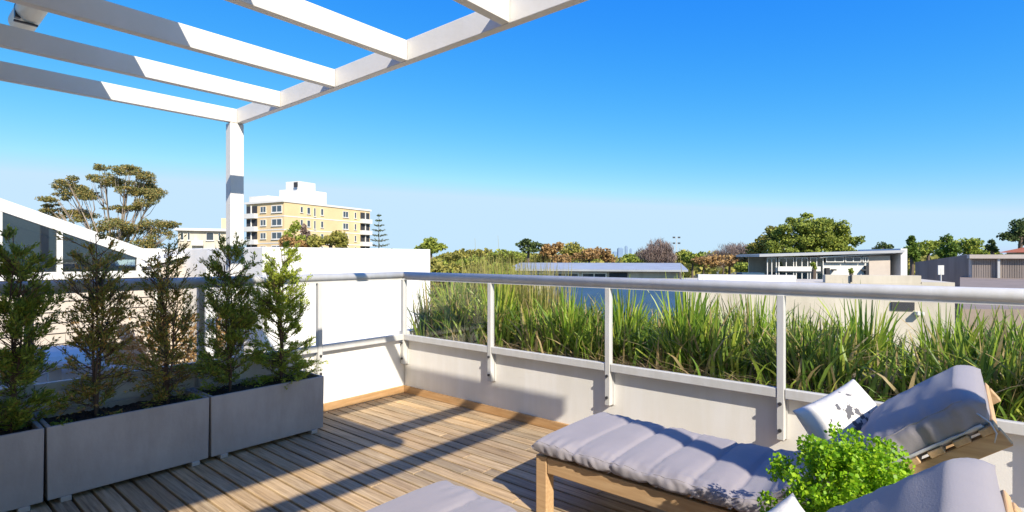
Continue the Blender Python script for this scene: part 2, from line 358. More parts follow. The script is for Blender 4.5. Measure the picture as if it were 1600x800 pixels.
# house behind the viewer: roof over the left part, wall, cream awning roller under the eave
h = empty('house', (0,-5,0), 'white house wall with a flat roof over the end of the pergola', 'house')
o = MB().box(-.9, 5.22, -8, -2.88, 3.28, 3.42).build('roof', M['paint'], h, bevel=.01); o.location = (0,5,0)
o = MB().box(-.8, 5.15, -8, -5.0, -1, 3.27).build('wall', M['render'], h); o.location = (0,5,0)
aw = empty('awning_roller', (5,-2.79,3.25), 'cream rolled awning tube under the eave at top left', 'awning')
o = MB().tube([(-1.3,-2.79,3.27),(5.25,-2.79,3.27)], .085, 24).build('roller', M['tube'], aw, smooth=True); o.location = (-5,2.79,-3.25)
for x in (-1.0, 1.8, 4.6):
    o = MB().box(x-.012, x+.012, -2.88, -2.74, 3.17, 3.185).box(x-.025, x+.025, -2.875, -2.84, 3.20, 3.30).build('bracket', M['alu_dark'], aw, bevel=.004); o.location = (-5,2.79,-3.25)
o = MB().box(6.26, 6.36, -2.1, -2.0, 0, 3.3).build('shadow_post', M['paint'], bevel=.004); tag(o, 'unseen white post right of the loungers, placed from its shadow on the cushion', 'post')  # out-of-view post carrying no roof, set for the shadow band across the cushion

# ------------------------------------------------------------------ planters
def make_planter():
    root = empty('planter_box', (0,0,0), 'x', 'planter box', 'grey trough planters along the left railing')
    W_, D_, H_ = .85, .40, .415; t = .022; z0 = .028
    def fr(z): return 1-.03*(1-(z-z0)/H_)
    mb = MB(); vs = []
    for (z, ins, hw) in ((z0, 0, .97), (z0+H_, 0, 1.), (z0+H_, t, 1.), (z0+H_-.05, t, .99)):
        for sx, sy in ((-1,-1),(1,-1),(1,1),(-1,1)):
            vs.append((sx*(D_/2*hw-ins), sy*(W_/2*(1-(1-hw)*.35)-ins), z))
    fs = []
    for r in range(3):
        for k in range(4): fs.append((r*4+k, r*4+(k+1)%4, (r+1)*4+(k+1)%4, (r+1)*4+k))
    fs.append((3,2,1,0)); fs.append((12,13,14,15))
    mb.add(vs, fs).build('trough', M['planter'], root, bevel=.004)
    mb = MB(); n = 60; vs = []; fs = []
    for i in range(n+1):
        for j in range(n+1):
            x = (i/n-.5)*(D_-.05); yy = (j/n-.5)*(W_-.05)
            vs.append((x, yy, z0+H_-.035+.010*noise.noise(Vector((x*12, yy*12, 3)))+.022*noise.noise(Vector((x*55, yy*55, 3)))))
    for i in range(n):
        for j in range(n): fs.append((i*(n+1)+j, (i+1)*(n+1)+j, (i+1)*(n+1)+j+1, i*(n+1)+j+1))
    mb.add(vs, fs).build('soil', M['soil'], root, smooth=True)
    for sx in (-1, 1):
        for sy in (-1, 1):
            cx = sx*.17; cy = sy*.34
            MB().box(cx-.03, cx+.035, cy-.025, cy+.025, 0.001, z0+.001).build('foot', M['slab'], root, bevel=.003)
    return root
pl = make_planter()
pl_lab = ['grey trough planter nearest the deck corner, holding two shrubs', 'middle grey trough planter of the row, between the other two', 'grey trough planter at the left edge of the photo']
for i, yc in enumerate((-1.645, -2.505, -3.365)):
    o = pl if i == 0 else copy_tree(pl)
    o.location = (.305, yc, 0); o['label'] = pl_lab[i]

# ------------------------------------------------------------------ potted shrubs
def shrub(x, y, hgt, rad, seed, label, mats, nleaf=5200, low=.12, lean=(0,0), topmat=None, dens=1.):
    r = random.Random(seed); root = empty('potted_shrub', (x,y,.40), label, 'shrub', 'shrubs growing in the trough planters')
    st = MB(); tips = []
    for s in range(3):
        a = r.uniform(0, 6.28); sp = rad*.35*s/2
        pts = [Vector((0,0,0))]
        for k in range(1, 7):
            f = k/6; pts.append(Vector((math.cos(a)*sp*f + lean[0]*f + r.uniform(-.012,.012), math.sin(a)*sp*f + lean[1]*f + r.uniform(-.012,.012), hgt*f*(.97-.12*s))))
        st.tube(pts, [.009*(1-.75*k/6) for k in range(7)], 5)
        for q in range(46):
            f = r.uniform(low, .97)**1.12; i0 = min(int(f*6), 5); p = pts[i0].lerp(pts[i0+1], f*6-i0)
            prof = math.sin(math.pi*min(1, (f*.72+.19)))**.55
            an = r.uniform(0, 6.28); ln = rad*prof*r.uniform(.45, 1.1)
            d = Vector((math.cos(an), math.sin(an), r.uniform(.5, 1.3) if f > .35 else r.uniform(-.35, .9))).normalized()
            e = p + d*ln; m_ = p.lerp(e, .5) + Vector((0,0,-.02*r.random()))
            st.tube([p, m_, e], [.0035, .0025, .0012], 4, cap=False)
            tips.append((p, m_, e, ln))
            for z in range(4):
                pp = m_.lerp(e, r.random()); d2 = (d + Vector((r.uniform(-.8,.8), r.uniform(-.8,.8), r.uniform(-.2,.8)))).normalized()
                e2 = pp + d2*ln*.5; st.tube([pp, e2], [.0018, .0009], 3, cap=False); tips.append((pp, pp.lerp(e2, .5), e2, ln*.5))
    st.build('stem', M['twig'], root)
    P = []; D = []
    while len(P) < nleaf*dens*1.25:
        p, m_, e, ln = tips[r.randrange(len(tips))]
        t = r.uniform(.1, 1.03); q = p.lerp(e, t)
        if noise.noise(q*7+Vector((seed*3.,0,0))) < -.22: continue
        dd = ((e-p).normalized() + Vector((r.uniform(-.9,.9), r.uniform(-.9,.9), r.uniform(-.5,.8)))).normalized()
        P.append(q + Vector((r.gauss(0,.008), r.gauss(0,.008), r.gauss(0,.008))) + dd*.008); D.append(dd)
    P = np.array(P); D = np.array(D)
    k = rng.random(len(P)) < .5*(1 if topmat else 0)
    Q = leafquads(P, .025, .30, dirs=D)
    quads('foliage', Q, mats, root)
    return root
shrub(.30, -3.05, 1.16,   .215, 1, 'dense dark green shrub at the left edge of the photo', M['shrub'], 15000, dens=1.2, low=.02)
shrub(.30, -2.66, 1.18, .225, 2, 'open bronze-tinged shrub with bare lower stem in the middle planter', M['shrub_rust'], 7500, low=.07)
shrub(.30, -2.27, 1.13, .215, 3, 'thin twiggy shrub in front of the dark railing post, right end of the middle planter', M['shrub_rust'], 7000, low=.05)
shrub(.30, -1.86, 1.10, .235, 4, 'dark green shrub standing in front of the white pergola post', M['shrub'], 13000, low=.08)
shrub(.30, -1.47, 1.12, .25, 5, 'lime green shrub nearest the deck corner, leaf colour brightened as sunlit', M['shrub_lime_sunlit'], 15000, low=.05)
def weed(x, y, s, seed):
    o = empty('small_weed', (x,y,.41), '', 'weed', 'small weeds in the planters')
    P = rng.normal(size=(160,3))*np.array([s,s,s*.35])+np.array([0,0,s*.45])
    quads('foliage', leafquads(P, .02, .5), M['shrub'], o); return o
for (x,y,lab) in ((.42,-2.86,'low dark weed at the left end of the middle planter'), (.40,-2.12,'low dark weed at the right end of the middle planter'), (.2,-1.68,'low dark weed between the two shrubs nearest the deck corner')):
    weed(x,y,.035,1)['label'] = lab

# ------------------------------------------------------------------ strap grasses
def blades(roots, mat, name, parent=None, seg=5, spread=.35, wmin=.005, wmax=.011, droop=.5, org=(0,0,0), flat=True):
    """roots: (x,y,z,len,leanx,leany)"""
    A = np.array(roots); n = len(A)
    base = A[:, :3] - np.array(org); ln = A[:, 3:4]; lean = A[:, 4:6]
    w = (wmin + (wmax-wmin)*rng.random((n,1)))
    h = np.hypot(lean[:,0], lean[:,1])[:,None]+1e-6; dirv = lean/h
    side = np.stack([-dirv[:,1], dirv[:,0], np.zeros(n)], 1); tw = rng.uniform(-1.2, 1.2, (n,1))
    side = side*np.cos(tw) + np.concatenate([dirv*np.sin(tw), np.zeros((n,1))], 1)
    dr = droop*(.4+1.2*rng.random((n,1)))
    V = []
    for k in range(seg+1):
        f = k/seg
        hor = h*(f*.5 + f*f*.9*dr*2); ver = ln*(f - .55*dr*f**2.6*np.minimum(h/ln*2.2, 1.3))
        c = base + np.concatenate([dirv*hor, ver], 1)
        oy = org[1] if parent is None else parent.location[1]
        c[:, 1] = np.maximum(c[:, 1], .16-oy+.05*np.abs(c[:, 1]-base[:, 1]))
        c[:, 1] = np.minimum(c[:, 1], 1.45-oy)
        wk = w*(1 - f**2.2*.93)
        V.append(np.stack([c - side*wk, c + side*wk], 1))
    V = np.stack(V, 1)                                            # n, seg+1, 2, 3
    nv = (seg+1)*2; verts = V.reshape(-1, 3)
    k = np.arange(seg); f0 = np.stack([2*k, 2*k+1, 2*k+3, 2*k+2], 1)
    faces = (f0[None] + (np.arange(n)*nv)[:,None,None]).reshape(-1)
    me = bpy.data.meshes.new(name); me.vertices.add(len(verts)); me.vertices.foreach_set('co', verts.reshape(-1).astype(np.float32))
    me.loops.add(len(faces)); me.loops.foreach_set('vertex_index', faces.astype(np.int32))
    me.polygons.add(len(faces)//4); me.polygons.foreach_set('loop_start', np.arange(0, len(faces), 4, dtype=np.int32))
    me.update(calc_edges=True); me.validate(); me.polygons.foreach_set('use_smooth', [True]*len(me.polygons)); me.materials.append(mat)
    o = bpy.data.objects.new(name, me); COL.objects.link(o); o.location = org if parent is None else (0,0,0)
    if parent: o.parent = parent
    return o
def scatter(n, x0, x1, y0, y1, hfun, sp):
    out = []
    for _ in range(n*3):
        if len(out) >= n: break
        x = random.uniform(x0, x1); y = random.uniform(y0, y1)
        if noise.noise(Vector((x*2.6, y*2.6, 7))) < -.12 and random.random() < .8: continue
        h = hfun(x, y)*random.uniform(.6, 1.08)
        a = random.uniform(0, 6.28); s = abs(random.gauss(0, sp))*h + .02
        out.append((x, y, .48, h, math.cos(a)*s, math.sin(a)*s))
    return out
def tallness(x, y):
    base = .66 + .1*noise.noise(Vector((x*1.1, 0, 0)))*2
    if x < 1.5: base += .1
    return base*(.85+.3*noise.noise(Vector((x*3, y*3, 3))))
o = blades(scatter(9500, -.1, 7, .2, 1.1, tallness, .38), M['grass'], 'grass', wmin=.006, wmax=.015); tag(o, 'mixed green strap-leaved grasses filling the planter bed', 'grass', kind='stuff')
o = blades(scatter(1150, -.1, 1.45, .6, 1.12, lambda x, y: .97-.25*max(0, x-.9), .11), M['reed'], 'tall_reeds', wmin=.003, wmax=.007, droop=.2); tag(o, 'tall golden green reeds rising above the handrail near the corner', 'reeds', kind='stuff')
def dryroots(n):
    out = []
    for _ in range(n):
        x = random.uniform(-.1, 7) if random.random() < .5 else random.uniform(.2, 3.4); a = random.uniform(0, 6.28); s = random.uniform(.15, .4)
        out.append((x, random.uniform(.18, .7), .49, random.uniform(.08, .3), math.cos(a)*s, math.sin(a)*s))
    return out
o = blades(dryroots(1700), M['dry'], 'dry_thatch', wmin=.002, wmax=.006, droop=.9); tag(o, 'tangle of dry straw-coloured leaves low in the bed', 'dry grass', kind='stuff')
def lowleaf(n):
    out = []
    for _ in range(n):
        x = random.uniform(2.9, 7); a = random.uniform(0, 6.28); s = random.uniform(.05, .22)
        out.append((x, random.uniform(.17, .9), .5, random.uniform(.10, .32), math.cos(a)*s, math.sin(a)*s))
    return out
o = blades(lowleaf(1500), M['strap'], 'low_ground_cover', wmin=.004, wmax=.01, droop=.8); tag(o, 'low tangled leafy ground cover at the right of the bed', 'ground cover', kind='stuff')
clumps = [(.28,.45,.70,90,.32,'wide fan of strap leaves right beside the corner railing post'),
          (.85,.5,.72,80,.25,'tall strap leaf clump left of the second railing post'),
          (1.75,.42,.62,80,.30,'strap leaf clump midway between the second and third railing posts'),
          (2.22,.6,.66,70,.22,'upright strap leaf clump just left of the third railing post'),
          (2.86,.38,.70,95,.26,'large bright green strap leaf clump between the third and fourth railing posts'),
          (3.25,.7,.62,60,.25,'strap leaf clump close left of the fourth railing post, at the back'),
          (3.95,.75,.66,60,.22,'strap leaf clump just right of the fourth railing post'),
          (4.35,.80,.62,55,.22,'strap leaf clump above the floral pillow'),
          (4.85,.7,.60,60,.25,'strap leaf clump behind the raised lounger back'),
          (5.35,.55,.60,70,.30,'strap leaf clump at the right edge of the photo')]
for (x,y,h_,n,sp,lab) in clumps:
    c = empty('strap_leaf_plant', (x,y,.49), lab, 'plant', 'strap-leaved clumps in the planter bed')
    rts = []
    for _ in range(int(n*1.5)):
        a = random.uniform(0, 6.28); s = abs(random.gauss(0, 1))*sp*.75; q = random.random()*.11
        rts.append((math.cos(a)*q, math.sin(a)*q, 0, h_*random.uniform(.6, 1.2), math.cos(a)*s, math.sin(a)*s))
    blades(rts, M['strap'], 'leaves', parent=c, wmin=.007, wmax=.015, droop=.38)
# flower stalks above the handrail
for (px, py, lab) in ((742,372,'thin seed stalk above the reeds, first from the corner'), (778,368,'thin seed stalk above the reeds, second from the corner'), (1062,388,'pale flowering stalk rising over the handrail under the light mast')):
    t = 5.4 if px < 900 else 4.6; top = W(px, py, t); base = Vector((top.x+.04, top.y, .49))
    st = MB().tube([base, base.lerp(top, .5)+Vector((.02,0,0)), top], [.004,.003,.0015], 4).build('flower_stalk', M['reed'], origin=base)
    tag(st, lab, 'plant stalk', 'flower stalks above the handrail')

# ------------------------------------------------------------------ loungers
LW = .66
def cushion_pt(s):
    """centre line of the mattress in x,z and its normal; s is metres from the foot"""
    S = 1.17; ang = R(37.5)
    k = max(0., min(1., (s-(S-.1))/.2)); k = k*k*(3-2*k); a = ang*k
    return a
def make_cushion(root):
    n = 210; Ltot = 2.03; ds = Ltot/n; x, z = -.01, .375; m = 56
    seams = [.27, .48, .68, .88, 1.06, 1.62]
    rings = []; px_, pz_ = x, z
    for i in range(n+1):
        s = i*ds; a = cushion_pt(s)
        if i: px_ += math.cos(a)*ds; pz_ += math.sin(a)*ds
        d = min(abs(s-q) for q in seams); T = .092
        bo = max(0, min(1, (s-1.58)/.06)); T += .04*bo
        nearest = sorted(seams+[0, 1.98], key=lambda q: abs(q-s))[:2]
        pinch = math.exp(-(d/.012)**2)*.020 + math.exp(-(d/.05)**2)*.012
        T = T - pinch
        e = min(s, Ltot-s); endk = min(1, math.sqrt(max(e, 0)/.045)) if e < .045 else 1
        endk = max(endk, .02)
        ring = []
        for k in range(m):
            th = 2*math.pi*k/m; c, sn = math.cos(th), math.sin(th)
            yy = math.copysign(abs(c)**(.30+.16*bo), c); zz = math.copysign(abs(sn)**(.55+.12*bo), sn)
            crown = 1+.16*(1-yy*yy)
            wv = 0.
            if sn > -.5:
                wv = .007*noise.noise(Vector((s*3.2, yy*1.3, 1)))+.0035*noise.noise(Vector((s*15, yy*3, 4)))
                wv += .011*math.exp(-(d/.06)**2)*noise.noise(Vector((s*9, yy*11, 8)))
                wv += .010*max(0, abs(yy)-.6)*2.5*noise.noise(Vector((s*30, zz, 2)))
            Wd = (.36+.004*noise.noise(Vector((s*7, 3, 3))) - .006*math.exp(-(d/.015)**2)+ .006*bo)
            side = abs(yy)**6
            yo = yy*Wd*(1 - .02*(1-endk)) + side*math.copysign(.011, yy)*noise.noise(Vector((s*30+zz*.8, zz*.9, 2)))
            zo = (zz*T*.5*(crown if sn > 0 else 1.) )*endk + wv*(1 if sn > 0 else .3)
            ring.append((px_ - math.sin(a)*zo, yo, pz_ + math.cos(a)*zo + (.022*bo if sn>0 else 0)*1.))
        rings.append(ring)
    vs = [p for r_ in rings for p in r_]; fs = []
    for i in range(n):
        for k in range(m): k2 = (k+1) % m; fs.append((i*m+k, (i+1)*m+k, (i+1)*m+k2, i*m+k2))
    fs.append(tuple(range(m))); fs.append(tuple(range((n+1)*m-1, n*m-1, -1)))
    c = MB().add(vs, fs).build('cushion', M['fabric'], root, smooth=True)
    # piping along both side edges, top of the back part
    for sy in (-1, 1):
        pts = []
        for i in range(4, n-3, 3):
            kk = 4 if sy > 0 else m//2-4
            q = rings[i][kk]; pts.append((q[0], q[1]-sy*.001, q[2]-.001))
        MB().tube(pts, .0035, 6).build('piping', M['fabric'], c, smooth=True)
    # tie ribbons at the head end
    tp = rings[n-4][m//2]
    MB().tube([(tp[0]-.01, -.355, tp[2]), (tp[0]+.04, -.38, tp[2]-.03), (tp[0]+.055, -.385, tp[2]-.06), (tp[0]+.05, -.39, tp[2]-.09)], [.003,.003,.0025,.0015], 5).build('tie', M['fabric_pale'], c, smooth=True)
    return rings
def make_lounger():
    root = empty('sun_lounger', (0,0,0), '', 'sun lounger', 'teak sun loungers on the deck')
    y0, y1 = -.325, .325; ft = .322
    MB().box(.075, 1.95, y0, y0+.03, ft-.085, ft).build('side_rail', M['teak'], root, bevel=.005)
    MB().box(.075, 1.95, y1-.03, y1, ft-.085, ft).build('side_rail', M['teak'], root, bevel=.005)
    MB().box(.012, .048, y0+.072, y1-.072, ft-.085, ft).build('end_rail', M['teak_y'], root, bevel=.005)
    for lx in (0, 1.7):
        for sy in (y0, y1-.07):
            MB().box(lx, lx+.072, sy-.002, sy+.070, 0.001, ft+.001).build('leg', M['teak'], root, bevel=.006)
    mb = MB()
    for k in range(13): x = .09+k*.085; mb.box(x, x+.06, y0+.032, y1-.032, ft-.02, ft-.002)
    mb.build('seat_slats', M['teak_y'], root, bevel=.003)
    # raised back: frame, slats, prop
    a = R(37.5); mt = Matrix.Translation((1.17, 0, ft-.01)) @ Matrix.Rotation(-a, 4, 'Y')
    mb = MB()
    for k in range(11): x = .02+k*.082; mb.box(x, x+.048, y0-.052, y1+.052, .001, .022, mt)
    bk = mb.build('backrest', M['teak_y'], root, bevel=.003)
    MB().box(0, .89, y0-.035, y0+.010, -.055, -.001, mt).build('rail', M['teak'], bk, bevel=.004)
    MB().box(0, .89, y1-.010, y1+.035, -.055, -.001, mt).build('rail', M['teak'], bk, bevel=.004)
    for sy in (y0+.05, y1-.075):
        p0 = mt @ Vector((.70, sy, -.03)); 
        pr = MB().add([(p0.x-.04,sy,p0.z),(p0.x+.03,sy,p0.z+.02),(p0.x-.02,sy,.25),(p0.x-.10,sy,.25),(p0.x-.04,sy+.025,p0.z),(p0.x+.03,sy+.025,p0.z+.02),(p0.x-.02,sy+.025,.25),(p0.x-.10,sy+.025,.25)],
               [(3,2,1,0),(4,5,6,7),(0,1,5,4),(1,2,6,5),(2,3,7,6),(3,0,4,7)])
        pr.build('prop', M['teak'], root, bevel=.004)
    # pale cover flap tucked between cushion and slats
    mb = MB(); n = 40; vs = []; fs = []
    for i in range(n+1):
        for j, (yy, dz) in enumerate(((.345,.027),(-.34,.027),(-.362,.027),(-.367,.030),(-.369,.036))):
            x = .10+.76*i/n
            w_ = .006*noise.noise(Vector((x*22, j, 0)))*(j > 1)
            vs.append(mt @ Vector((x, yy+w_, dz+ (.5*w_))))
    for i in range(n):
        for j in range(4): fs.append((i*5+j, i*5+j+1, (i+1)*5+j+1, (i+1)*5+j))
    mb.add(vs, fs); o = mb.build('cover_flap', M['fabric_pale'], root, smooth=True)
    sm = o.modifiers.new('s', 'SOLIDIFY'); sm.thickness = .004
    make_cushion(root)
    return root
lo = make_lounger(); lo.location = (2.66, -.905, 0)
lo['label'] = 'whole teak lounger in full view beside the grass planter, lilac cushion'
lo2 = copy_tree(lo); lo2.location = (2.655, -2.275, 0)
lo2['label'] = 'teak lounger in the front foreground, cut off by the bottom of the photo'

def pillow(loc, rot, size, label):
    n = 40; vs = []; fs = []
    for side in (1, -1):
        for i in range(n+1):
            for j in range(n+1):
                u = i/n*2-1; v = j/n*2-1
                ed = (1-abs(u)**2.6)*(1-abs(v)**2.6); th = .075*max(ed, 0)**.55
                k = 1-.05*(1-u*u)*abs(v)**3*1.0; k2 = 1-.05*(1-v*v)*abs(u)**3
                x = u*size/2*k2; z = v*size/2*k
                yy = side*(th + .006*ed**.3*noise.noise(Vector((u*3, v*3, side*2.)))) + .012*noise.noise(Vector((u*1.2, v*1.2, 5)))
                vs.append((x, yy, z))
    N1 = (n+1)**2
    for sd in (0, 1):
        for i in range(n):
            for j in range(n):
                q = (i*(n+1)+j, (i+1)*(n+1)+j, (i+1)*(n+1)+j+1, i*(n+1)+j+1)
                q = tuple(t+sd*N1 for t in q); fs.append(q if sd == 0 else q[::-1])
    o = MB().add(vs, fs).build('pillow', M['pillow'], smooth=True); o.location = loc; o.rotation_euler = rot
    w_ = o.modifiers.new('w', 'WELD'); w_.merge_threshold = .0008
    return tag(o, label, 'pillow', 'white floral pillows on the loungers')
pillow((4.085, -.84, .63), (R(-31), R(-17), R(60)), .39, 'white pillow with black flower print leaning on the lounger by the planter')
pillow((4.13, -2.17, .55), (R(-36), R(-15), R(62)), .42, 'white pillow at the bottom edge of the photo on the front lounger')

# side table, pot and parsley
tb = empty('side_table', (4.16,-1.60,0), 'small square teak side table between the two loungers', 'side table')
MB().box(-.2,.2,-.2,.2,.40,.425).build('table_top', M['teak'], tb, bevel=.004)
for sx in (-1,1):
    for sy in (-1,1): MB().box(sx*.17-.02, sx*.17+.02, sy*.17-.02, sy*.17+.02, 0.001, .399).build('leg', M['teak'], tb, bevel=.003)
pt = empty('potted_parsley', (4.17,-1.60,.426), 'bright green curly herb bush in a black pot between the loungers', 'potted plant')
mb = MB(); prof = [(0,.0),(.085,.0),(.105,.16),(.115,.165),(.115,.18),(.10,.18),(.097,.15),(0,.15)]; vs=[]; fs=[]; n=28
for (r_, z) in prof:
    for k in range(n): vs.append((r_*math.cos(2*math.pi*k/n), r_*math.sin(2*math.pi*k/n), z))
for i in range(len(prof)-1):
    for k in range(n): fs.append((i*n+k, i*n+(k+1)%n, (i+1)*n+(k+1)%n, (i+1)*n+k))
mb.add(vs, fs).build('pot', M['black_pot'], pt, smooth=True)
st = MB(); P = []
for i in range(170):
    a = random.uniform(0, 6.28); el = random.uniform(-.65, 1.35); r_ = random.uniform(.12, .225)*(1+.22*noise.noise(Vector((math.cos(a)*1.6, math.sin(a)*1.6, el*1.5))))
    e = Vector((math.cos(a)*math.cos(el)*r_*1.05, math.sin(a)*math.cos(el)*r_*1.05, .20+math.sin(el)*r_*.95))
    e.z = max(e.z, .05)
    st.tube([(math.cos(a)*.04, math.sin(a)*.04, .16), (e.x*.55, e.y*.55, max(e.z*.75, .2)), e], [.0018,.0015,.001], 4, cap=False)
    c = np.array(e); u = unit(75)*(.032*rng.random((75,1))**.4)
    P.append(c+u)
P = np.concatenate(P); st.build('stems', M['parsley'], pt)
quads('leaves', leafquads(P, .0125, .9), M['parsley'], pt)

# ------------------------------------------------------------------ trees
def cone_limb(st, a, b_, r0, r1, wob=.06, n=5, k=6):
    a = Vector(a); b_ = Vector(b_); ln = (b_-a).length; pts = []; rr = []
    for i in range(n+1):
        f = i/n; p = a.lerp(b_, f)
        if 0 < i < n: p += Vector((random.uniform(-1,1), random.uniform(-1,1), random.uniform(-1,1)))*ln*wob
        pts.append(p); rr.append(r0+(r1-r0)*f)
    st.tube(pts, rr, k)
def tree(name, label, t, blobs, mat, leaf=.5, n=2500, trunk='bark', group=None, cat='tree', base=None, gap=.0, aspect=.7, limbs=True, thin=False, fork=None, nscale=1., sub=3):
    """blobs: (px, py, rx px, ry px[, dt]) seen from the terrace; converted into a real crown at distance t, rooted in the ground"""
    k = t/F; bl = []
    for b_ in blobs:
        dt = b_[4]*k if len(b_) > 4 else 0
        bl.append((W(b_[0], b_[1], t) + CY*dt, b_[2]*k, b_[3]*k))
    big = list(bl)
    if sub:
        bl = [] if sub > 4 else [(c, rx*.78, rz*.78) for c, rx, rz in big]
        for c, rx, rz in big:
            for q in range(sub):
                d = unit(1)[0]*np.array([rx*.75, rx*.75, rz*.75]); f = random.uniform(.38, .68); bl.append((c+Vector(d), rx*f, rz*f*random.uniform(.8,1.2)))
    mx = sum(b_[0] for b_ in blobs)/len(blobs) if base is None else base
    bx = W(mx, HZ, t); org = Vector((bx.x, bx.y, -8.02))
    root = empty(name, org, label, cat, group)
    tot = sum(r1*r1 + r1*r2 for _, r1, r2 in bl); P = []
    for c, rx, rz in bl:
        m = int(n*(rx*rx+rx*rz)/tot); u = unit(m*2); rr = rng.random((m*2, 1))**(.30); ry = rx*.9
        fr = 1+.30*np.sin(u[:, :1]*5+c.x)*np.sin(u[:, 1:2]*6+c.y)*np.sin(u[:, 2:]*5+1)
        p = u*rr*fr*np.array([rx, ry, rz]) + np.array(c-org)
        q = np.array([noise.noise(Vector(x)*(1.6/max(rx*.45,.2))*nscale) for x in p])
        p = p[q > -.12+gap][:m]; P.append(p)
    P = np.concatenate(P)
    if thin:
        d = unit(len(P)); d[:, 2] = np.abs(d[:, 2])+.5; d /= np.linalg.norm(d, axis=1, keepdims=True)
        Q = leafquads(P, leaf, .05*aspect, dirs=d)
    else: Q = leafquads(P, leaf, aspect, up=.6)
    quads('crown', Q, M[mat], root)
    st = MB(); top = max(b_[0].z for b_ in big); low = min(b_[0].z-b_[2] for b_ in big)
    fz = (low*.6+top*.4 if fork is None else fork)
    r0 = max(.12, .022*(top+8)); fk = Vector((0,0,fz+8))
    cone_limb(st, (0,0,0), fk, r0*1.2, r0*.8, .012, 5, 8)
    if limbs:
        for c, rx, rz in big:
            e = c-org; e.z += rz*.1
            mid = fk.lerp(e, .5); mid.z -= .08*(e-fk).length
            st.tube([fk, fk.lerp(mid, .5)+Vector((random.uniform(-.2,.2),0,0)), mid, e], [r0*.36, r0*.26, r0*.16, r0*.05], 5)
            for _ in range(3):
                d = Vector(unit(1)[0]); d.z = abs(d.z)*.6
                e2 = e+Vector((d.x*rx, d.y*rx, d.z*rz))*.85; st.tube([mid.lerp(e, .5), mid.lerp(e2,.65), e2], [r0*.10, r0*.06, r0*.02], 4)
    st.build('trunk', M[trunk], root)
    return root
def cb(x, y, rx, ry, dt=0): return (x/3.2, y/3.2+200, rx/3.2*1.25, ry/3.2*1.15, dt)
gum = [cb(520,195,36,18,0), cb(600,205,50,22,20), cb(680,220,50,25,-20), cb(725,250,36,26,0), cb(308,295,46,18,10), cb(390,270,40,18,-20), cb(450,268,34,18,20), cb(300,350,50,20,-10),
       cb(380,325,56,28,10), cb(480,342,34,28,-25), cb(545,262,55,24,-10), cb(620,290,62,34,10), cb(690,270,40,26,20), cb(660,318,44,18,-10), cb(770,320,46,22,0), cb(770,362,56,30,-10), cb(728,300,34,22,20),
       cb(268,390,30,12), cb(290,425,60,20,0), cb(345,425,48,20,25), cb(415,455,42,24,0), cb(545,400,46,16,20), cb(640,400,46,18,0), cb(690,385,22,16), cb(560,480,44,26,0), cb(630,500,50,32,-15), cb(700,505,44,24,10), cb(765,495,54,34,0), cb(840,480,34,14,10),
       cb(775,578,34,30,0), cb(715,590,46,26,0), cb(840,535,24,18,0), cb(590,545,40,30,0), cb(500,500,34,20)]
tree('gum_tree', 'large spreading gum tree with layered open crown behind the glazed building', 45, gum, 't_gum', .15, 42000, 'gum_bark', base=180, gap=.0, limbs=True, fork=0.5, aspect=.5, sub=7)
# palm group and hedge before the apartments
tree('lime_tree', 'small yellow green tree in front of the tan apartment block', 60, [(460,356,11,9), (452,372,10,10), (470,374,12,10)], 't_lime', .26, 1400)
tree('flowering_tree', 'small cream flowering tree beside the yellow green tree', 61, [(478,368,9,13)], 't_bare', .3, 500)
tree('rust_hedge_tree', 'rust coloured round tree left of the hedge before the apartments', 58, [(448,380,14,12),(470,382,14,10)], 't_rust', .28, 1400)
tree('clipped_tree', 'flat topped golden rust tree in front of the right part of the apartments', 58, [(495,378,18,11),(520,375,20,11),(535,377,14,12)], 't_olive', .28, 2400)
# norfolk pine: tiered
def norfolk():
    root = empty('norfolk_pine', W(592,HZ,150)+Vector((0,0,-9.4)), 'sparse tiered pine to the right of the tan apartment block', 'tree')
    st = MB(); k = 150/F; H = 9.4+(402-333)*k; st.tube([(0,0,0),(0,0,H)], [.3,.04], 6); P = []
    lv = 9
    for i in range(lv):
        z = H-(4+i*8)*k; r_ = (3+i*2.4)*k
        for j in range(7):
            a = j*.9+i*.5; e = Vector((math.cos(a)*r_, math.sin(a)*r_, z+.25*r_)); st.tube([(0,0,z), e*.6+Vector((0,0,z*.4-.05*r_)), e], [.09,.06,.03], 4)
            for q in range(26): f = .25+.75*random.random(); P.append(Vector((e.x*f, e.y*f, z+.22*r_*f*f)) + Vector((random.gauss(0,.12), random.gauss(0,.12), random.gauss(0,.1))))
    st.build('trunk', M['bark'], root); quads('crown', leafquads(np.array(P), .38, .4), M['t_dark'], root)
norfolk()
G = 'trees on the skyline beyond the planter'
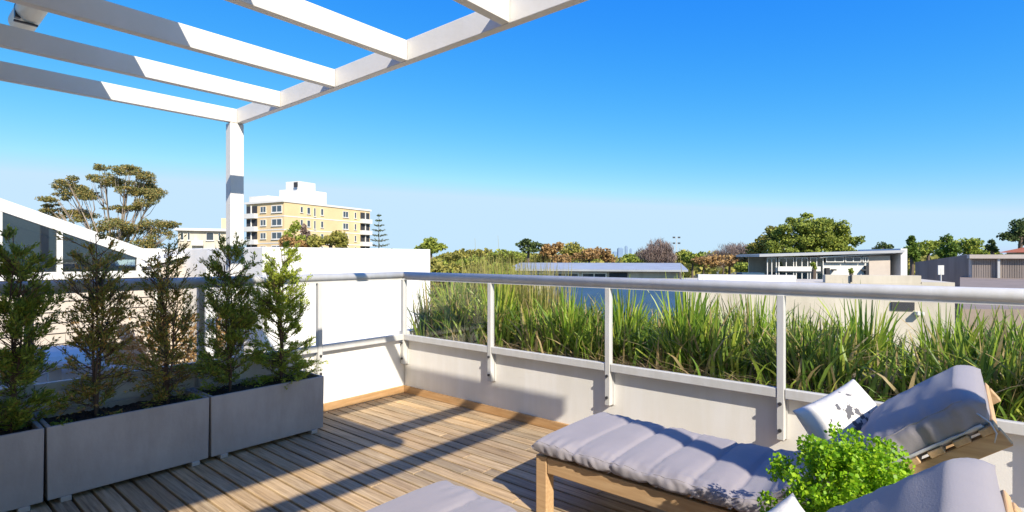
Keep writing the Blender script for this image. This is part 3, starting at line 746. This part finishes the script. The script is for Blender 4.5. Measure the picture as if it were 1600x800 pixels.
TR = [
 ('palm_tree','round headed dark palm right of the white wall',80,[(673,379,16,11),(664,388,12,8),(682,387,12,8)],'t_green',.4,1800,{}),
 ('skyline_tree','low olive tree behind the tall reeds, leftmost of the skyline',95,[(705,402,22,9),(730,400,25,10),(755,398,22,9)],'t_olive',.5,1700,{}),
 ('skyline_tree','low green tree left of the umbrella shaped tree',90,[(785,397,22,9),(800,400,18,9)],'t_green',.5,1200,{}),
 ('umbrella_tree','dark umbrella shaped tree above the skyline left of centre',85,[(815,382,10,6),(826,380,12,6),(838,384,10,6),(825,390,16,6)],'t_dark',.4,1000,{}),
 ('skyline_tree','rusty tree left of the olive dome tree',88,[(855,394,18,11),(868,387,14,8)],'t_rust',.45,1300,{}),
 ('dome_tree','rounded olive green dome tree on the skyline',95,[(890,390,24,13),(892,400,28,12)],'t_olive',.45,1900,{}),
 ('skyline_tree','russet tree between the dome tree and the distant towers',85,[(880,404,24,9),(915,400,20,11),(938,398,22,10),(950,404,14,8)],'t_rust',.42,2200,{}),
 ('bare_tree','round leafless brown tree right of the distant towers',80,[(1028,395,26,17),(1020,402,24,14),(1045,402,18,14)],'t_bare',.9,5200,dict(thin=True,aspect=1.3)),
 ('skyline_tree','small green tree right of the leafless brown tree',90,[(1075,402,18,10),(1090,406,18,9)],'t_green',.5,1200,{}),
 ('skyline_tree','low brown tree below the pale leafless tree',75,[(1110,410,24,10),(1145,408,22,12),(1165,406,18,12)],'t_rust',.4,2000,{}),
 ('bare_tree','pale grey leafless tree left of the big green tree',95,[(1140,395,26,18),(1120,402,22,12),(1162,398,20,16)],'t_bare',1.0,4200,dict(thin=True,aspect=1.0)),
 ('broadleaf_tree','brownish green tree at the left shoulder of the big green tree',72,[(1195,378,18,14),(1185,395,18,16),(1208,366,16,12)],'t_olive',.38,3200,{}),
 ('broadleaf_tree','biggest green tree, rising behind the low modern building',68,[(1225,362,18,14),(1250,350,20,13),(1270,352,22,13),(1240,378,26,16),(1280,374,26,18),(1305,358,18,14),(1312,376,18,16),(1262,338,10,5),(1335,376,12,9),(1215,385,14,12),(1225,394,26,14),(1270,396,34,15),(1315,393,24,13),(1262,362,30,18)],'t_green',.26,30000,dict(gap=.02)),
 ('skyline_tree','dark tree top just right of the modern building roof line',120,[(1385,386,13,8),(1372,392,10,6)],'t_dark',.5,600,{}),
 ('cypress_tree','narrow bright green cypress right of the white pillar',70,[(1424,378,8,10),(1424,395,10,14),(1424,372,5,6)],'t_cypress',.26,2400,{}),
 ('broadleaf_tree','light green rounded tree between the two cypresses',78,[(1450,388,16,11),(1440,394,12,8),(1462,383,10,8)],'t_lime',.34,1500,{}),
 ('cypress_tree','broad conical cypress above the timber fence',72,[(1480,373,7,9),(1480,388,13,12),(1480,399,15,10)],'t_cypress',.26,3000,{}),
 ('broadleaf_tree','yellow green rounded tree right of the broad cypress',80,[(1505,380,16,10),(1522,384,16,10),(1512,392,22,8)],'t_lime',.34,2200,{}),
 ('cypress_tree','small dark conifer near the right edge',85,[(1550,378,4,6),(1550,388,7,8)],'t_dark',.3,900,{}),
 ('broadleaf_tree','dark tree cut off by the right edge of the photo',80,[(1590,360,16,12),(1575,371,14,7),(1605,350,18,14),(1612,370,24,14)],'t_dark',.35,3000,{}),
 ('skyline_tree','low bush of brown green leaves left of the modern building',62,[(1165,418,22,9),(1190,424,14,8)],'t_green',.34,1300,{}),
]
for (px_, mt_, lab) in ((712,'t_green','far green tree low on the skyline right of the palm'),(750,'t_olive','far olive tree low behind the reeds'),(800,'t_green','far green tree below the umbrella shaped tree'),(850,'t_olive','far olive tree below the rusty tree'),(905,'t_green','far green tree peeping between russet crowns'),(1004,'t_green','far dark green tree between the towers and the leafless brown tree'),(1062,'t_olive','far olive tree under the floodlight mast'),(1100,'t_green','far green tree left of the pale leafless tree'),(1130,'t_olive','far olive tree below the pale leafless tree'),(1178,'t_green','far green tree at the foot of the big green tree'),(1360,'t_green','far green tree right of the big green tree, above the modern roof'),(1400,'t_olive','far olive tree left of the narrow cypress'),(1545,'t_green','far green tree beside the small dark conifer')):
    TR.append(('skyline_tree', lab, 125, [(px_-12,405,22,9),(px_+12,403,22,9),(px_,400,18,8)], mt_, .7, 1500, {}))
for (nm, lab, t, bl, mt_, lf, n, kw) in TR: tree(nm, lab, t, bl, mt_, lf, n, group=G, **kw)
for (px_, lab) in ((705,'broad dark green garden tree close behind the reeds, next to the white block'), (765,'broad dark green garden tree close behind the reeds, left of the low hall roof')):
    tree('garden_tree', lab, 24, [(px_-22,436,32,30),(px_+22,432,34,27),(px_,470,44,40)], 't_olive' if px_ < 720 else 't_green', .16, 9000, group='garden trees behind the reeds')
# far wood as one mass
P = []
for _ in range(15000):
    a = random.uniform(-62, 60); d = random.uniform(230, 330); p = CAM + (CX*math.sin(R(a)) + CY*math.cos(R(a)))*d
    hgt = (5.5+5*noise.noise(Vector((a*.35, d*.01, 2)))); P.append((p.x, p.y, -8+random.random()**.5*(hgt+2.5)))
o = quads('distant_woodland', leafquads(np.array(P), 3.2, .7, .6), M['t_olive']); tag(o, 'far band of suburban tree tops along the horizon', 'woodland', kind='stuff')

# ------------------------------------------------------------------ buildings
def facebox(mb, A, B, u0, u1, z0, z1, d0, d1):
    """box on the wall A->B (2D), from u0 to u1 metres along it, pushed d0..d1 outwards"""
    A = Vector(A[:2]); B = Vector(B[:2]); d = (B-A).normalized(); nn = Vector((d.y, -d.x))
    p = [A+d*u0+nn*d0, A+d*u1+nn*d0, A+d*u1+nn*d1, A+d*u0+nn*d1]
    n = 4; v = [Vector((*q, z0)) for q in p] + [Vector((*q, z1)) for q in p]
    mb.add(v, [(3,2,1,0),(4,5,6,7),(0,1,5,4),(1,2,6,5),(2,3,7,6),(3,0,4,7)]); return mb
def u_at(A, B, px):
    """metres along A->B where image column px meets it"""
    A = Vector(A[:2]); B = Vector(B[:2]); c = Vector(CAM[:2]); r = Vector((CY.x+CX.x*(px-800)/F, CY.y+CX.y*(px-800)/F)); d = (B-A).normalized()
    M2 = Matrix(((d.x, -r.x), (d.y, -r.y))); s = M2.inverted() @ (c-A); return s[0]
def window(A, B, px0, px1, z0, z1, root, frame='con_white', dep=.04, mull=True, glass='win', sill=True):
    u0, u1 = u_at(A, B, px0), u_at(A, B, px1)
    if u1 < u0: u0, u1 = u1, u0
    t = max(.06, (u1-u0)*.05); mb = MB()
    facebox(mb, A, B, u0, u1, z0, z0+t, .003, .11); facebox(mb, A, B, u0, u1, z1-t, z1, .003, .11)
    facebox(mb, A, B, u0, u0+t, z0+t, z1-t, .003, .11); facebox(mb, A, B, u1-t, u1, z0+t, z1-t, .003, .11)
    if mull: facebox(mb, A, B, (u0+u1)/2-t/2, (u0+u1)/2+t/2, z0+t, z1-t, .003, .10)
    f = mb.build('window', M[frame], root)
    facebox(MB(), A, B, u0+t, u1-t, z0+t, z1-t, .004, .05).build('pane', M[glass], f)
    if sill: facebox(MB(), A, B, u0-.08, u1+.08, z0-.12, z0-.003, .003, .2).build('sill', M['con_white'], f)
    return f
# tan apartment block
A0 = W(444, HZ, 115); A1 = W(578, HZ, 139); A2 = W(385, HZ, 121)
ap = empty('apartment_block', (0,0,0), 'tan brick apartment block with white roof tower, left of centre', 'building')
back = A2+(A1-A0); zt = 13.3
poly = [(A0.x,A0.y),(A1.x,A1.y),(back.x,back.y),(A2.x,A2.y)]
MB().prism(poly, -8, zt).build('wall', M['tan_brick'], ap)
c0 = Vector(((A0.x+back.x)/2, (A0.y+back.y)/2)); MB().prism([tuple(c0+(Vector(p)-c0)*1.03) for p in poly], zt+.003, zt+.45).build('roof_slab', M['con_white'], ap)
st_h = 2.9
mb = MB()
for k in range(1, 5):
    z = zt-.1-k*st_h; facebox(mb, A0, A1, 0, (A1-A0).length, z-.12, z+.10, .002, .05); facebox(mb, A2, A0, 0, (A0-A2).length, z-.12, z+.10, .002, .05)
mb.build('floor_bands', M['con_white'], ap)
for k in range(4):
    zf = zt-.15-(k+1)*st_h
    window(A2, A0, 407, 416, zf+1.0, zf+2.35, ap); window(A2, A0, 424.5, 441, zf+.85, zf+2.45, ap)
    for (a, b_, dz) in ((469,473,1.1),(479.5,484.5,.9),(490,493,.5),(501,505,.9),(535.5,544,.9),(553.5,556.5,.9)):
        window(A0, A1, a, b_, zf+dz, zf+2.4, ap, mull=(b_-a) > 6)
    # corner balconies
    for (P0, P1, pa, pb) in ((A2, A0, 385.5, 402), (A0, A1, 563, 577)):
        u0, u1 = sorted((u_at(P0, P1, pa), u_at(P0, P1, pb)))
        rec = facebox(MB(), P0, P1, u0, u1, zf+.9, zf+2.55, .003, .06).build('balcony_shade_panel', M['dark'], ap)  # near-black panel on the solid wall, painted shade of the balcony opening
        bal = facebox(MB(), P0, P1, u0-.15, u1+.15, zf-.2, zf+.88, .003, .9).build('balcony', M['con_white'], ap)
        facebox(MB(), P0, P1, (u0+u1)/2-.1, (u0+u1)/2+.1, zf+.89, zf+2.7, .1, .3).build('post', M['con_white'], bal)
cc = W(474, HZ, 126)
def rot_box(mb, c, w_, d_, z0, z1, yaw):
    return mb.box(-w_/2, w_/2, -d_/2, d_/2, z0, z1, Matrix.Translation((c.x, c.y, 0)) @ Matrix.Rotation(yaw, 4, 'Z'))
yw = math.atan2((A1-A0).y, (A1-A0).x)
tw = rot_box(MB(), cc, 8.5, 6, zt+.46, zt+3.6, yw).build('roof_tower', M['con_white'], ap)
rot_box(MB(), W(470,HZ,124.5), 5, 4, zt+3.61, zt+5.4, yw).build('tank_room', M['con_white'], tw)
rot_box(MB(), W(462,HZ,120.6), .25, 1.0, zt+3.9, zt+5.0, yw).build('louvre', M['dark'], tw)
MB().tube([W(459,287,124), W(459,284.5,124)], .35, 8).build('vent_cap', M['con_white'], tw)
rot_box(MB(), W(424,HZ,124), 7, 6, zt+.46, zt+1.9, yw).build('penthouse', M['con_white'], ap)
# low cream building left of the pergola post
lb0, lb1 = W(278,HZ,90), W(372,HZ,94)
lw = empty('cream_flats', (0,0,0), 'low cream flats with flat roof left of the white pergola post', 'building')
bx = MB(); facebox(bx, lb0, lb1, 0, (lb1-lb0).length, -8, 5.9, -10, 0); bx.build('wall', M['cream_wall'], lw)
facebox(MB(), lb0, lb1, -.5, (lb1-lb0).length+.5, 5.903, 6.3, -10.5, .7).build('roof_slab', M['con_white'], lw)
facebox(MB(), lb0, lb1, u_at(lb0,lb1,345), u_at(lb0,lb1,362), 6.303, 8.3, -6, -2).build('lift_room', M['tan_brick'], lw)
for zf in (3.6, .9):
    for a, b_ in ((282,287),(293,297),(322,334),(341,345)): window(lb0, lb1, a, b_, zf+.7, zf+2.0, lw, mull=False)
    facebox(MB(), lb0, lb1, u_at(lb0,lb1,300), u_at(lb0,lb1,318), zf-.2, zf+.6, .003, .8).build('balcony', M['con_white'], lw)
# neighbouring glazed building, wall plane x = -5, sloping roof
nb = empty('glazed_neighbour', (-5,-2,-.6), 'white neighbouring building with sloping roof edge and tall glazing at far left', 'building')
def npt(y, z, x): return Vector((x+5, y+2, z+.6))
def nprism(name, yz, x0, x1, mat, par=None, bev=0):
    n = len(yz); v = [npt(a, b_, x0) for a, b_ in yz]+[npt(a, b_, x1) for a, b_ in yz]
    return MB().add(v, [tuple(range(n)), tuple(range(2*n-1, n-1, -1))]+[(i, n+i, n+(i+1)%n, (i+1)%n) for i in range(n)]).build(name, M[mat], par or nb, bevel=bev)
sl_ = -.40
def rz(y): return 2.13+sl_*(y+2.5)
nprism('roof', [(-7, rz(-7)), (-.85, rz(-.85)), (-.85, rz(-.85)-.11), (-7, rz(-7)-.11)], -5.06, -9, 'paint', bev=.004)
nprism('fascia', [(-7, rz(-7)+.02), (-.8, rz(-.8)+.02), (-.8, rz(-.8)-.15), (-7, rz(-7)-.13)], -4.94, -5.057, 'paint', bev=.004)
nprism('sill', [(-7, 1.2), (-.8, 1.2), (-.8, 1.10), (-7, 1.10)], -4.90, -5.1, 'con_white')
for y in (-3.6, -2.52, -1.92, -1.0):
    nprism('mullion', [(y-.03, 1.203), (y+.03, 1.203), (y+.03, rz(y)-.14), (y-.03, rz(y)-.14)], -4.95, -5.05, 'paint')
for a, b_ in ((-3.57,-2.55), (-2.49,-1.95), (-1.89,-1.03)):
    nprism('glass_panel', [(a, 1.203), (b_, 1.203), (b_, rz(b_)-.15), (a, rz(a)-.15)], -4.995, -5.005, 'tint_glass')
nprism('inner_wall', [(-7, -.5), (-.9, -.5), (-.9, rz(-.9)-.12), (-7, rz(-7)-.12)], -6.6, -6.7, 'greybuild')
nprism('slanted_board', [(-3.6, 1.2), (-1.9, 1.2), (-2.7, rz(-2.7)-.2), (-3.6, rz(-3.6)-.2)], -5.5, -5.52, 'con_white')  # pale slanted board added behind the glazing for its diagonal line
mb = MB()
for k in range(11):
    z = -.5+k*.145; v = []
    for (y, ) in ((-7,), (-.8,)):
        v += [npt(y, z, -4.965), npt(y, z+.14, -4.99), npt(y, z+.14, -5.05), npt(y, z, -5.05)]
    mb.add(v, [(0,1,2,3),(7,6,5,4),(0,4,5,1),(1,5,6,2),(2,6,7,3),(3,7,4,0)])
mb.build('weatherboards', M['board'], nb)
nprism('side_wall', [(-.8, -.6), (-.7, -.6), (-.7, rz(-.8)-.2), (-.8, rz(-.8)-.2)], -5.0, -9, 'paint')
# adjoining lower roof slab and rounded vault, white post and rusty hedge on it
o = MB().box(-9, -.29, -8, 6, -.8, -.6).build('lower_roof', M['slab']); tag(o, kind='structure')
bay = empty('rounded_canopy', (-3.4,-2.5,-.6), 'pale rounded canopy on the lower roof seen through the left railing', 'canopy')
def arch(y, r, z0, n=12): return [(y, z0+r*math.sin(math.pi*k/n*.5), r*math.cos(math.pi*k/n*.5)) for k in range(n+1)]
vs=[]; fs=[]; n=14
for (rr, hh) in ((.55,.98),(.45,.88)):
    for y in (-.5, .62):
        for k in range(n+1):
            a = math.pi*k/n; c_=math.cos(a); s_=math.sin(a); vs.append((math.copysign(abs(c_)**.5,c_)*rr, y, hh*abs(s_)**.5))
m_=n+1
for i0,i1 in ((0,1),):
    for k in range(n): fs.append((k, k+1, m_+k+1, m_+k)); fs.append((2*m_+k, 3*m_+k, 3*m_+k+1, 2*m_+k+1))
for k in range(n): fs.append((k, 2*m_+k, 2*m_+k+1, k+1)); fs.append((m_+k, m_+k+1, 3*m_+k+1, 3*m_+k))
MB().add(vs, fs).build('shell', M['con_white'], bay, smooth=False)
mb = MB(); mb.box(-.42,.42,.52,.56,0,.84); mb.build('back_panel', M['cream_wall'], bay)
o = MB().add([(-2.9,-2.45,.30),(-2.9,-1.2,.02),(-2.55,-1.2,.02),(-2.55,-2.45,.30),(-2.9,-2.45,.33),(-2.9,-1.2,.05),(-2.55,-1.2,.05),(-2.55,-2.45,.33)], [(3,2,1,0),(4,5,6,7),(0,1,5,4),(1,2,6,5),(2,3,7,6),(3,0,4,7)]).add([(-2.8,-2.4,-.6),(-2.7,-2.4,-.6),(-2.7,-2.3,-.6),(-2.8,-2.3,-.6),(-2.8,-2.4,.29),(-2.7,-2.4,.29),(-2.7,-2.3,.29),(-2.8,-2.3,.29)], [(3,2,1,0),(4,5,6,7),(0,1,5,4),(1,2,6,5),(2,3,7,6),(3,0,4,7)]).build('sloping_flashing', M['slab'])
tag(o, 'pale grey sloping sheet on the lower roof behind the shrubs', 'metal sheet')
o = MB().box(-3.6,-3.48,-.62,-.5,-.6,1.25).build('white_column', M['paint'], bevel=.004); tag(o, 'white square column behind the bronze-tinged shrub', 'column')
hg = empty('rusty_hedge', (-4.3,-.85,-.6), 'rusty orange brown hedge low behind the railing at left', 'hedge')
P = rng.uniform(-1,1,(5200,3))*np.array([.4,1.0,.55])+np.array([0,0,.58]); P = P[[noise.noise(Vector(p)*4) > -.2 for p in P]]
quads('leaves', leafquads(P, .07, .5), M['t_rust'], hg); MB().tube([(0,-.6,0),(0,-.6,.6)], .03, 6).tube([(0,.6,0),(0,.6,.6)], .03, 6).build('trunk', M['twig'], hg)
o = MB().box(-9.2,-7,-.9,6.0,-.6,1.56).build('white_boundary_wall', M['render'], bevel=.01); tag(o, 'long white rendered wall behind the shrubs left of the pergola post', 'wall')
gw = empty('low_gable', (-6,-.2,-.6), 'small white gable roof with grey brown gable end left of the boundary wall', 'roof')
MB().add([(0,-.5,0),(0,1.3,0),(0,1.3,1.83),(0,.4,2.05),(0,-.5,1.78),(-.9,-.5,0),(-.9,1.3,0),(-.9,1.3,1.83),(-.9,.4,2.05),(-.9,-.5,1.78)], [(0,1,2,3,4),(9,8,7,6,5),(1,6,7,2),(0,4,9,5)]).build('gable_end', M['greybuild'], gw)
MB().add([(.1,-.6,1.79),(.1,.4,2.09),(-1,.4,2.09),(-1,-.6,1.79),(.1,-.6,1.85),(.1,.4,2.16),(-1,.4,2.16),(-1,-.6,1.85)], [(3,2,1,0),(4,5,6,7),(0,1,5,4),(1,2,6,5),(2,3,7,6),(3,0,4,7)]).add([(.1,.402,2.09),(.1,1.45,1.80),(-1,1.45,1.80),(-1,.402,2.09),(.1,.402,2.16),(.1,1.45,1.87),(-1,1.45,1.87),(-1,.402,2.16)], [(3,2,1,0),(4,5,6,7),(0,1,5,4),(1,2,6,5),(2,3,7,6),(3,0,4,7)]).build('roof', M['paint'], gw)
# white block beyond the corner
o = MB().box(-6.5, -3.0, -.07, 3.0, -.6, 1.545).build('white_block', M['render'], bevel=.01); tag(o, 'big plain white rendered block beyond the railing corner', 'building')

# beyond the planter: cream terrace wall
cw = empty('cream_terrace', (0,0,0), 'long cream neighbouring terrace wall behind the planter grasses', 'building')
C0, C1 = W(1068,HZ,18.5), W(1440,HZ,16.6)
facebox(MB(), C0, C1, 0, (C1-C0).length, -8, .58, -3, 0).build('wall', M['cream_wall'], cw)
uu = u_at(C0, C1, 1290)
facebox(MB(), C0, C1, uu, (C1-C0).length-.002, .583, .83, -.3, -.02).build('parapet', M['cream_wall'], cw)
C2 = W(1492,HZ,16.3)
facebox(MB(), C1, C2, .003, (C2-C1).length, -8, .63, -3, 0).build('low_wall', M['cream_wall'], cw)
facebox(MB(), C0, C1, u_at(C0,C1,1392), u_at(C0,C1,1428), -.25, .0, .003, .05).build('window', M['dark'], cw)
facebox(MB(), C0, C1, u_at(C0,C1,1428), u_at(C0,C1,1439), -.38, -.28, .003, .25).build('ledge', M['con_white'], cw)
facebox(MB(), C0, C1, 0.5, u_at(C0,C1,1246), .583, .80, -.6, -.2).build('roof_box', M['con_white'], cw)
for px in (1330, 1428):
    q = W(px, 431, 17.1); o = MB().tube([(0,0,-.2),(0,0,.03)], .03, 8).build('vent_pipe', M['alu_dark'], cw); o.location = q
# paved court below at right
ca, cb2, cc_, ce = W(1500,HZ,17), W(2100,HZ,17), W(2100,HZ,43), W(1500,HZ,51)
o = MB().prism([(p.x,p.y) for p in (ca,cb2,cc_,ce)], -8, -.25).build('court', M['court']); tag(o, kind='structure')
# wide low hall with grey roof
hl = empty('low_hall', (0,0,0), 'long low hall with pale grey roof in front of the skyline trees', 'building')
H0, H1 = W(802,HZ,62), W(1062,HZ,58)
facebox(MB(), H0, H1, 0, (H1-H0).length, -8, -.15, -14, 0).build('wall', M['cream_wall'], hl)
facebox(MB(), H0, H1, -.8, (H1-H0).length+.8, -.148, .05, -8, .8).build('fascia', M['metal_roof'], hl)
v = []; 
for (u, dz) in ((-.8, 0), ((H1-H0).length+.8, 0)):
    for (dd, z) in ((.8,.053),(-8,.70),(-8,.60),(.75,-.0)):
        A = Vector(H0[:2]); d = (Vector(H1[:2])-A).normalized(); nn = Vector((d.y,-d.x)); p = A+d*u+nn*dd; v.append((p.x,p.y,z))
MB().add(v, [(0,1,2,3),(7,6,5,4),(0,4,5,1),(1,5,6,2),(2,6,7,3)]).build('roof', M['metal_roof'], hl)
for a,b_ in ((805,860),(864,905),(909,948)): window(H0, H1, a, b_, -.95, -.30, hl, sill=False)
window(H0, H1, 952, 980, -.85, -.30, hl, frame='dark', sill=False)
# blue roof
br = empty('blue_roofed_building', (0,0,0), 'building with blue metal roof seen through the grasses', 'building')
B0, B1 = W(815,HZ,34), W(1060,HZ,30)
facebox(MB(), B0, B1, 0, (B1-B0).length, -8, -2.6, -9, 0).build('wall', M['cream_wall'], br)
v = []; A = Vector(B0[:2]); d = (Vector(B1[:2])-A).normalized(); nn = Vector((d.y,-d.x)); LL = (B1-B0).length
for (u, dd, z) in ((-.5,.6,-2.55),(LL+2.3,.6,-2.9),(LL+.4,-8,-.55),(-.5,-8,-.55),(-.5,.6,-2.65),(LL+2.3,.6,-3.0),(LL+.4,-8,-.65),(-.5,-8,-.65)):
    p = A+d*u+nn*dd; v.append((p.x,p.y,z))
MB().add(v, [(3,2,1,0)[::-1],(4,5,6,7)[::-1],(0,1,5,4),(1,2,6,5),(2,3,7,6),(3,0,4,7)]).build('roof', M['blue_roof'], br)
# modern low building
md = empty('modern_house', (0,0,0), 'low modern building with thin skillion roof and white pillar at right', 'building')
D0, D1 = W(1196,HZ,46), W(1412,HZ,44.5); DL = (D1-D0).length
zr0, zr1 = 1.66, 2.0
facebox(MB(), D0, D1, u_at(D0,D1,1358), u_at(D0,D1,1391), -8, 1.55, -6, 0).build('brick_wall', M['greybuild'], md)
facebox(MB(), D0, D1, u_at(D0,D1,1402), DL, -8, 2.12, -6.5, .5).build('pillar', M['con_white'], md)
facebox(MB(), D0, D1, u_at(D0,D1,1391), u_at(D0,D1,1402), -8, 1.5, -6, -1.5).build('recess', M['dark'], md)
facebox(MB(), D0, D1, u_at(D0,D1,1288), u_at(D0,D1,1358)-.003, -8, .95, -6, -.2).build('wall', M['con_white'], md)
facebox(MB(), D0, D1, 0, u_at(D0,D1,1288), -8, -.6, -6, 0).build('base_wall', M['cream_wall'], md)
facebox(MB(), D0, D1, .3, DL-1, -1, 1.5, -6, -5.8).build('back_wall', M['cream_wall'], md)
A = Vector(D0[:2]); d = (Vector(D1[:2])-A).normalized(); nn = Vector((d.y,-d.x))
def slab(u0, z0, u1, z1, th, da, db, mat, nm):
    v = []
    for (u, z) in ((u0, z0), (u1, z1)):
        for dd in (da, db):
            for zz in (z, z-th): p = A+d*u+nn*dd; v.append((p.x, p.y, zz))
    MB().add(v, [(0,4,6,2),(1,3,7,5),(0,1,5,4),(2,6,7,3),(0,2,3,1),(4,5,7,6)]).build(nm, M[mat], md)
slab(-.7, zr0, DL-.3, zr1, .22, -6.5, .7, 'metal_roof', 'roof')
slab(u_at(D0,D1,1278), 1.45, DL-.8, 1.80, .10, -6.2, .45, 'con_white', 'lower_fascia')
for a,b_ in ((1198,1213),(1216,1240),(1243,1262),(1265,1286)):
    window(D0, D1, a, b_, -.58, 1.40, md, glass='tint_glass', sill=False)
facebox(MB(), D0, D1, u_at(D0,D1,1214), u_at(D0,D1,1280), .22, .62, .12, .3).build('transom', M['con_white'], md)
for a,b_ in ((1290,1318),(1320,1345),(1347,1356)): window(D0, D1, a, b_, .98, 1.45, md, sill=False, frame='con_white')
facebox(MB(), D0, D1, u_at(D0,D1,1290), u_at(D0,D1,1296), -.6, .5, -.19, .1).build('door', M['dark'], md)
facebox(MB(), D0, D1, u_at(D0,D1,1352), u_at(D0,D1,1357), -.3, .7, -.19, .1).build('side_window', M['dark'], md)
for px in (1300, 1347): facebox(MB(), D0, D1, u_at(D0,D1,px), u_at(D0,D1,px+5), .28, .40, -.19, .25).build('wall_lamp', M['alu_dark'], md)
MB().box(-.05,.05,-.05,.05,0,0).v
tree('small_shrub', 'little green shrub against the modern building wall', 43.5, [(1330,424,4,5)], 't_green', .16, 220, cat='shrub', limbs=False)
tree('small_shrub', 'lime green shrub in front of the modern building windows', 42, [(1271,413,4,4),(1273,420,3,6)], 't_lime', .16, 260, cat='shrub', limbs=False)
o = MB().box(-.9,.9,-.6,.6,-.1,.1).build('blue_shade_roof', M['blue_roof']); o.location = W(1172,428,44); o.rotation_euler.z = YAW; tag(o, 'small blue flat roof left of the modern building', 'roof')
# timber fence and shed at right
tf = empty('timber_fence', (0,0,0), 'long grey brown timber fence at right below the cypresses', 'fence')
E0, E1 = W(1430,HZ,52), W(1519,HZ,44); EL = (E1-E0).length
mb = MB(); nb_ = 60
for k in range(nb_):
    u0 = EL*k/nb_; z1_ = .85+.82*k/nb_ -1.25
    facebox(mb, E0, E1, u0, u0+EL/nb_-.02, -4, .93+(1.68-.93)*k/nb_, -.05, 0)
mb.build('palings', M['fence'], tf)
sh = empty('timber_shed', (0,0,0), 'grey brown slatted building with pale flat roof at the right edge', 'building')
S0, S1 = W(1519,HZ,43.5), W(1690,HZ,40); SL = (S1-S0).length
mb = MB()
for k in range(44): facebox(mb, S0, S1, SL*k/44, SL*(k+1)/44-.03, -4, 1.30, -.06, 0)
mb.build('slat_wall', M['fence'], sh); facebox(MB(), S0, S1, -.1, SL, -4, 1.25, -5, -.07).build('wall', M['greybuild'], sh)
facebox(MB(), S0, S1, -.2, SL, 1.303, 1.62, -5.5, .35).build('roof', M['greybuild'], sh)
facebox(MB(), S0, S1, u_at(S0,S1,1558), u_at(S0,S1,1562), -4, 1.29, .003, .2).build('post', M['alu'], sh)
sg = empty('street_sign', W(1470,HZ,40)+Vector((0,0,-6)), 'thin pole with a small pale sign plate before the timber fence', 'sign')
MB().tube([(0,0,0),(0,0,5.2)], .05, 8).build('pole', M['alu'], sg); MB().box(-.22,.22,-.03,.03,4.7,5.4, Matrix.Rotation(YAW,4,'Z')).build('plate', M['alu'], sg)
oh = empty('red_roof_house', (0,0,0), 'house with orange terracotta roof at the right edge', 'house')
q0 = W(1688,HZ,62); mtx = Matrix.Translation((q0.x,q0.y,0)) @ Matrix.Rotation(YAW,4,'Z')
MB().box(-3.0,4.5,-.1,6,-8,1.98, mtx).build('wall', M['cream_wall'], oh)
MB().add([mtx @ Vector(p) for p in ((-3.6,-.7,2.0),(5,-.7,2.0),(5,6.6,2.0),(-3.6,6.6,2.0),(.2,3,3.4),(1.4,3,3.4))], [(3,2,1,0),(0,1,5,4),(1,2,5),(2,3,4,5),(3,0,4)]).build('roof', M['terracotta'], oh)
# light mast, far towers
ms = empty('light_mast', W(1057,HZ,140)+Vector((0,0,-9.4)), 'slender floodlight mast with small lamps above the skyline', 'floodlight mast')
k = 140/F; MB().tube([(0,0,0),(0,0,9.4+32*k)], [.16,.07], 6).build('pole', M['alu'], ms)
for dx in (-4, 4):
    for z in (31, 22): MB().box(dx*k-.28, dx*k+.28, -.2, .2, 9.4+z*k-.2, 9.4+z*k+.2, Matrix.Rotation(YAW,4,'Z')).build('lamp', M['alu_dark'], ms)
for (px, py, w_, tt, lab) in ((970,387,8,1400,'widest of the distant towers, coloured blue for haze'),(979,384,4,1500,'tallest narrow distant tower, coloured haze blue'),(986,388,3,1600,'rightmost thin distant tower, coloured haze blue'),(962,393,7,1500,'low distant block left of the towers, coloured haze blue')):
    k = tt/F; p = W(px,HZ,tt); zt_ = 1.4+(HZ-py)*k
    o = MB().box(-w_*k/2, w_*k/2, 0, w_*k, -8, zt_*.93, Matrix.Rotation(YAW,4,'Z')).box(-w_*k*.3, w_*k*.3, w_*k*.2, w_*k*.8, zt_*.93+.01, zt_, Matrix.Rotation(YAW,4,'Z')).build('distant_tower', M['haze_blue'])
    o.location = (p.x,p.y,0); tag(o, lab, 'tower', 'distant city towers')
o = MB().box(-4,4,0,6,-8,4.6, Matrix.Rotation(YAW,4,'Z')).box(-4.3,4.3,-.3,6,4.603,4.9, Matrix.Rotation(YAW,4,'Z')).box(-2,1,1,3,4.903,5.8, Matrix.Rotation(YAW,4,'Z')).build('grey_house', M['greybuild']); q = W(1384,HZ,150); o.location = (q.x,q.y,-1.6)
tag(o, 'distant grey building peeping over the modern roof', 'building')
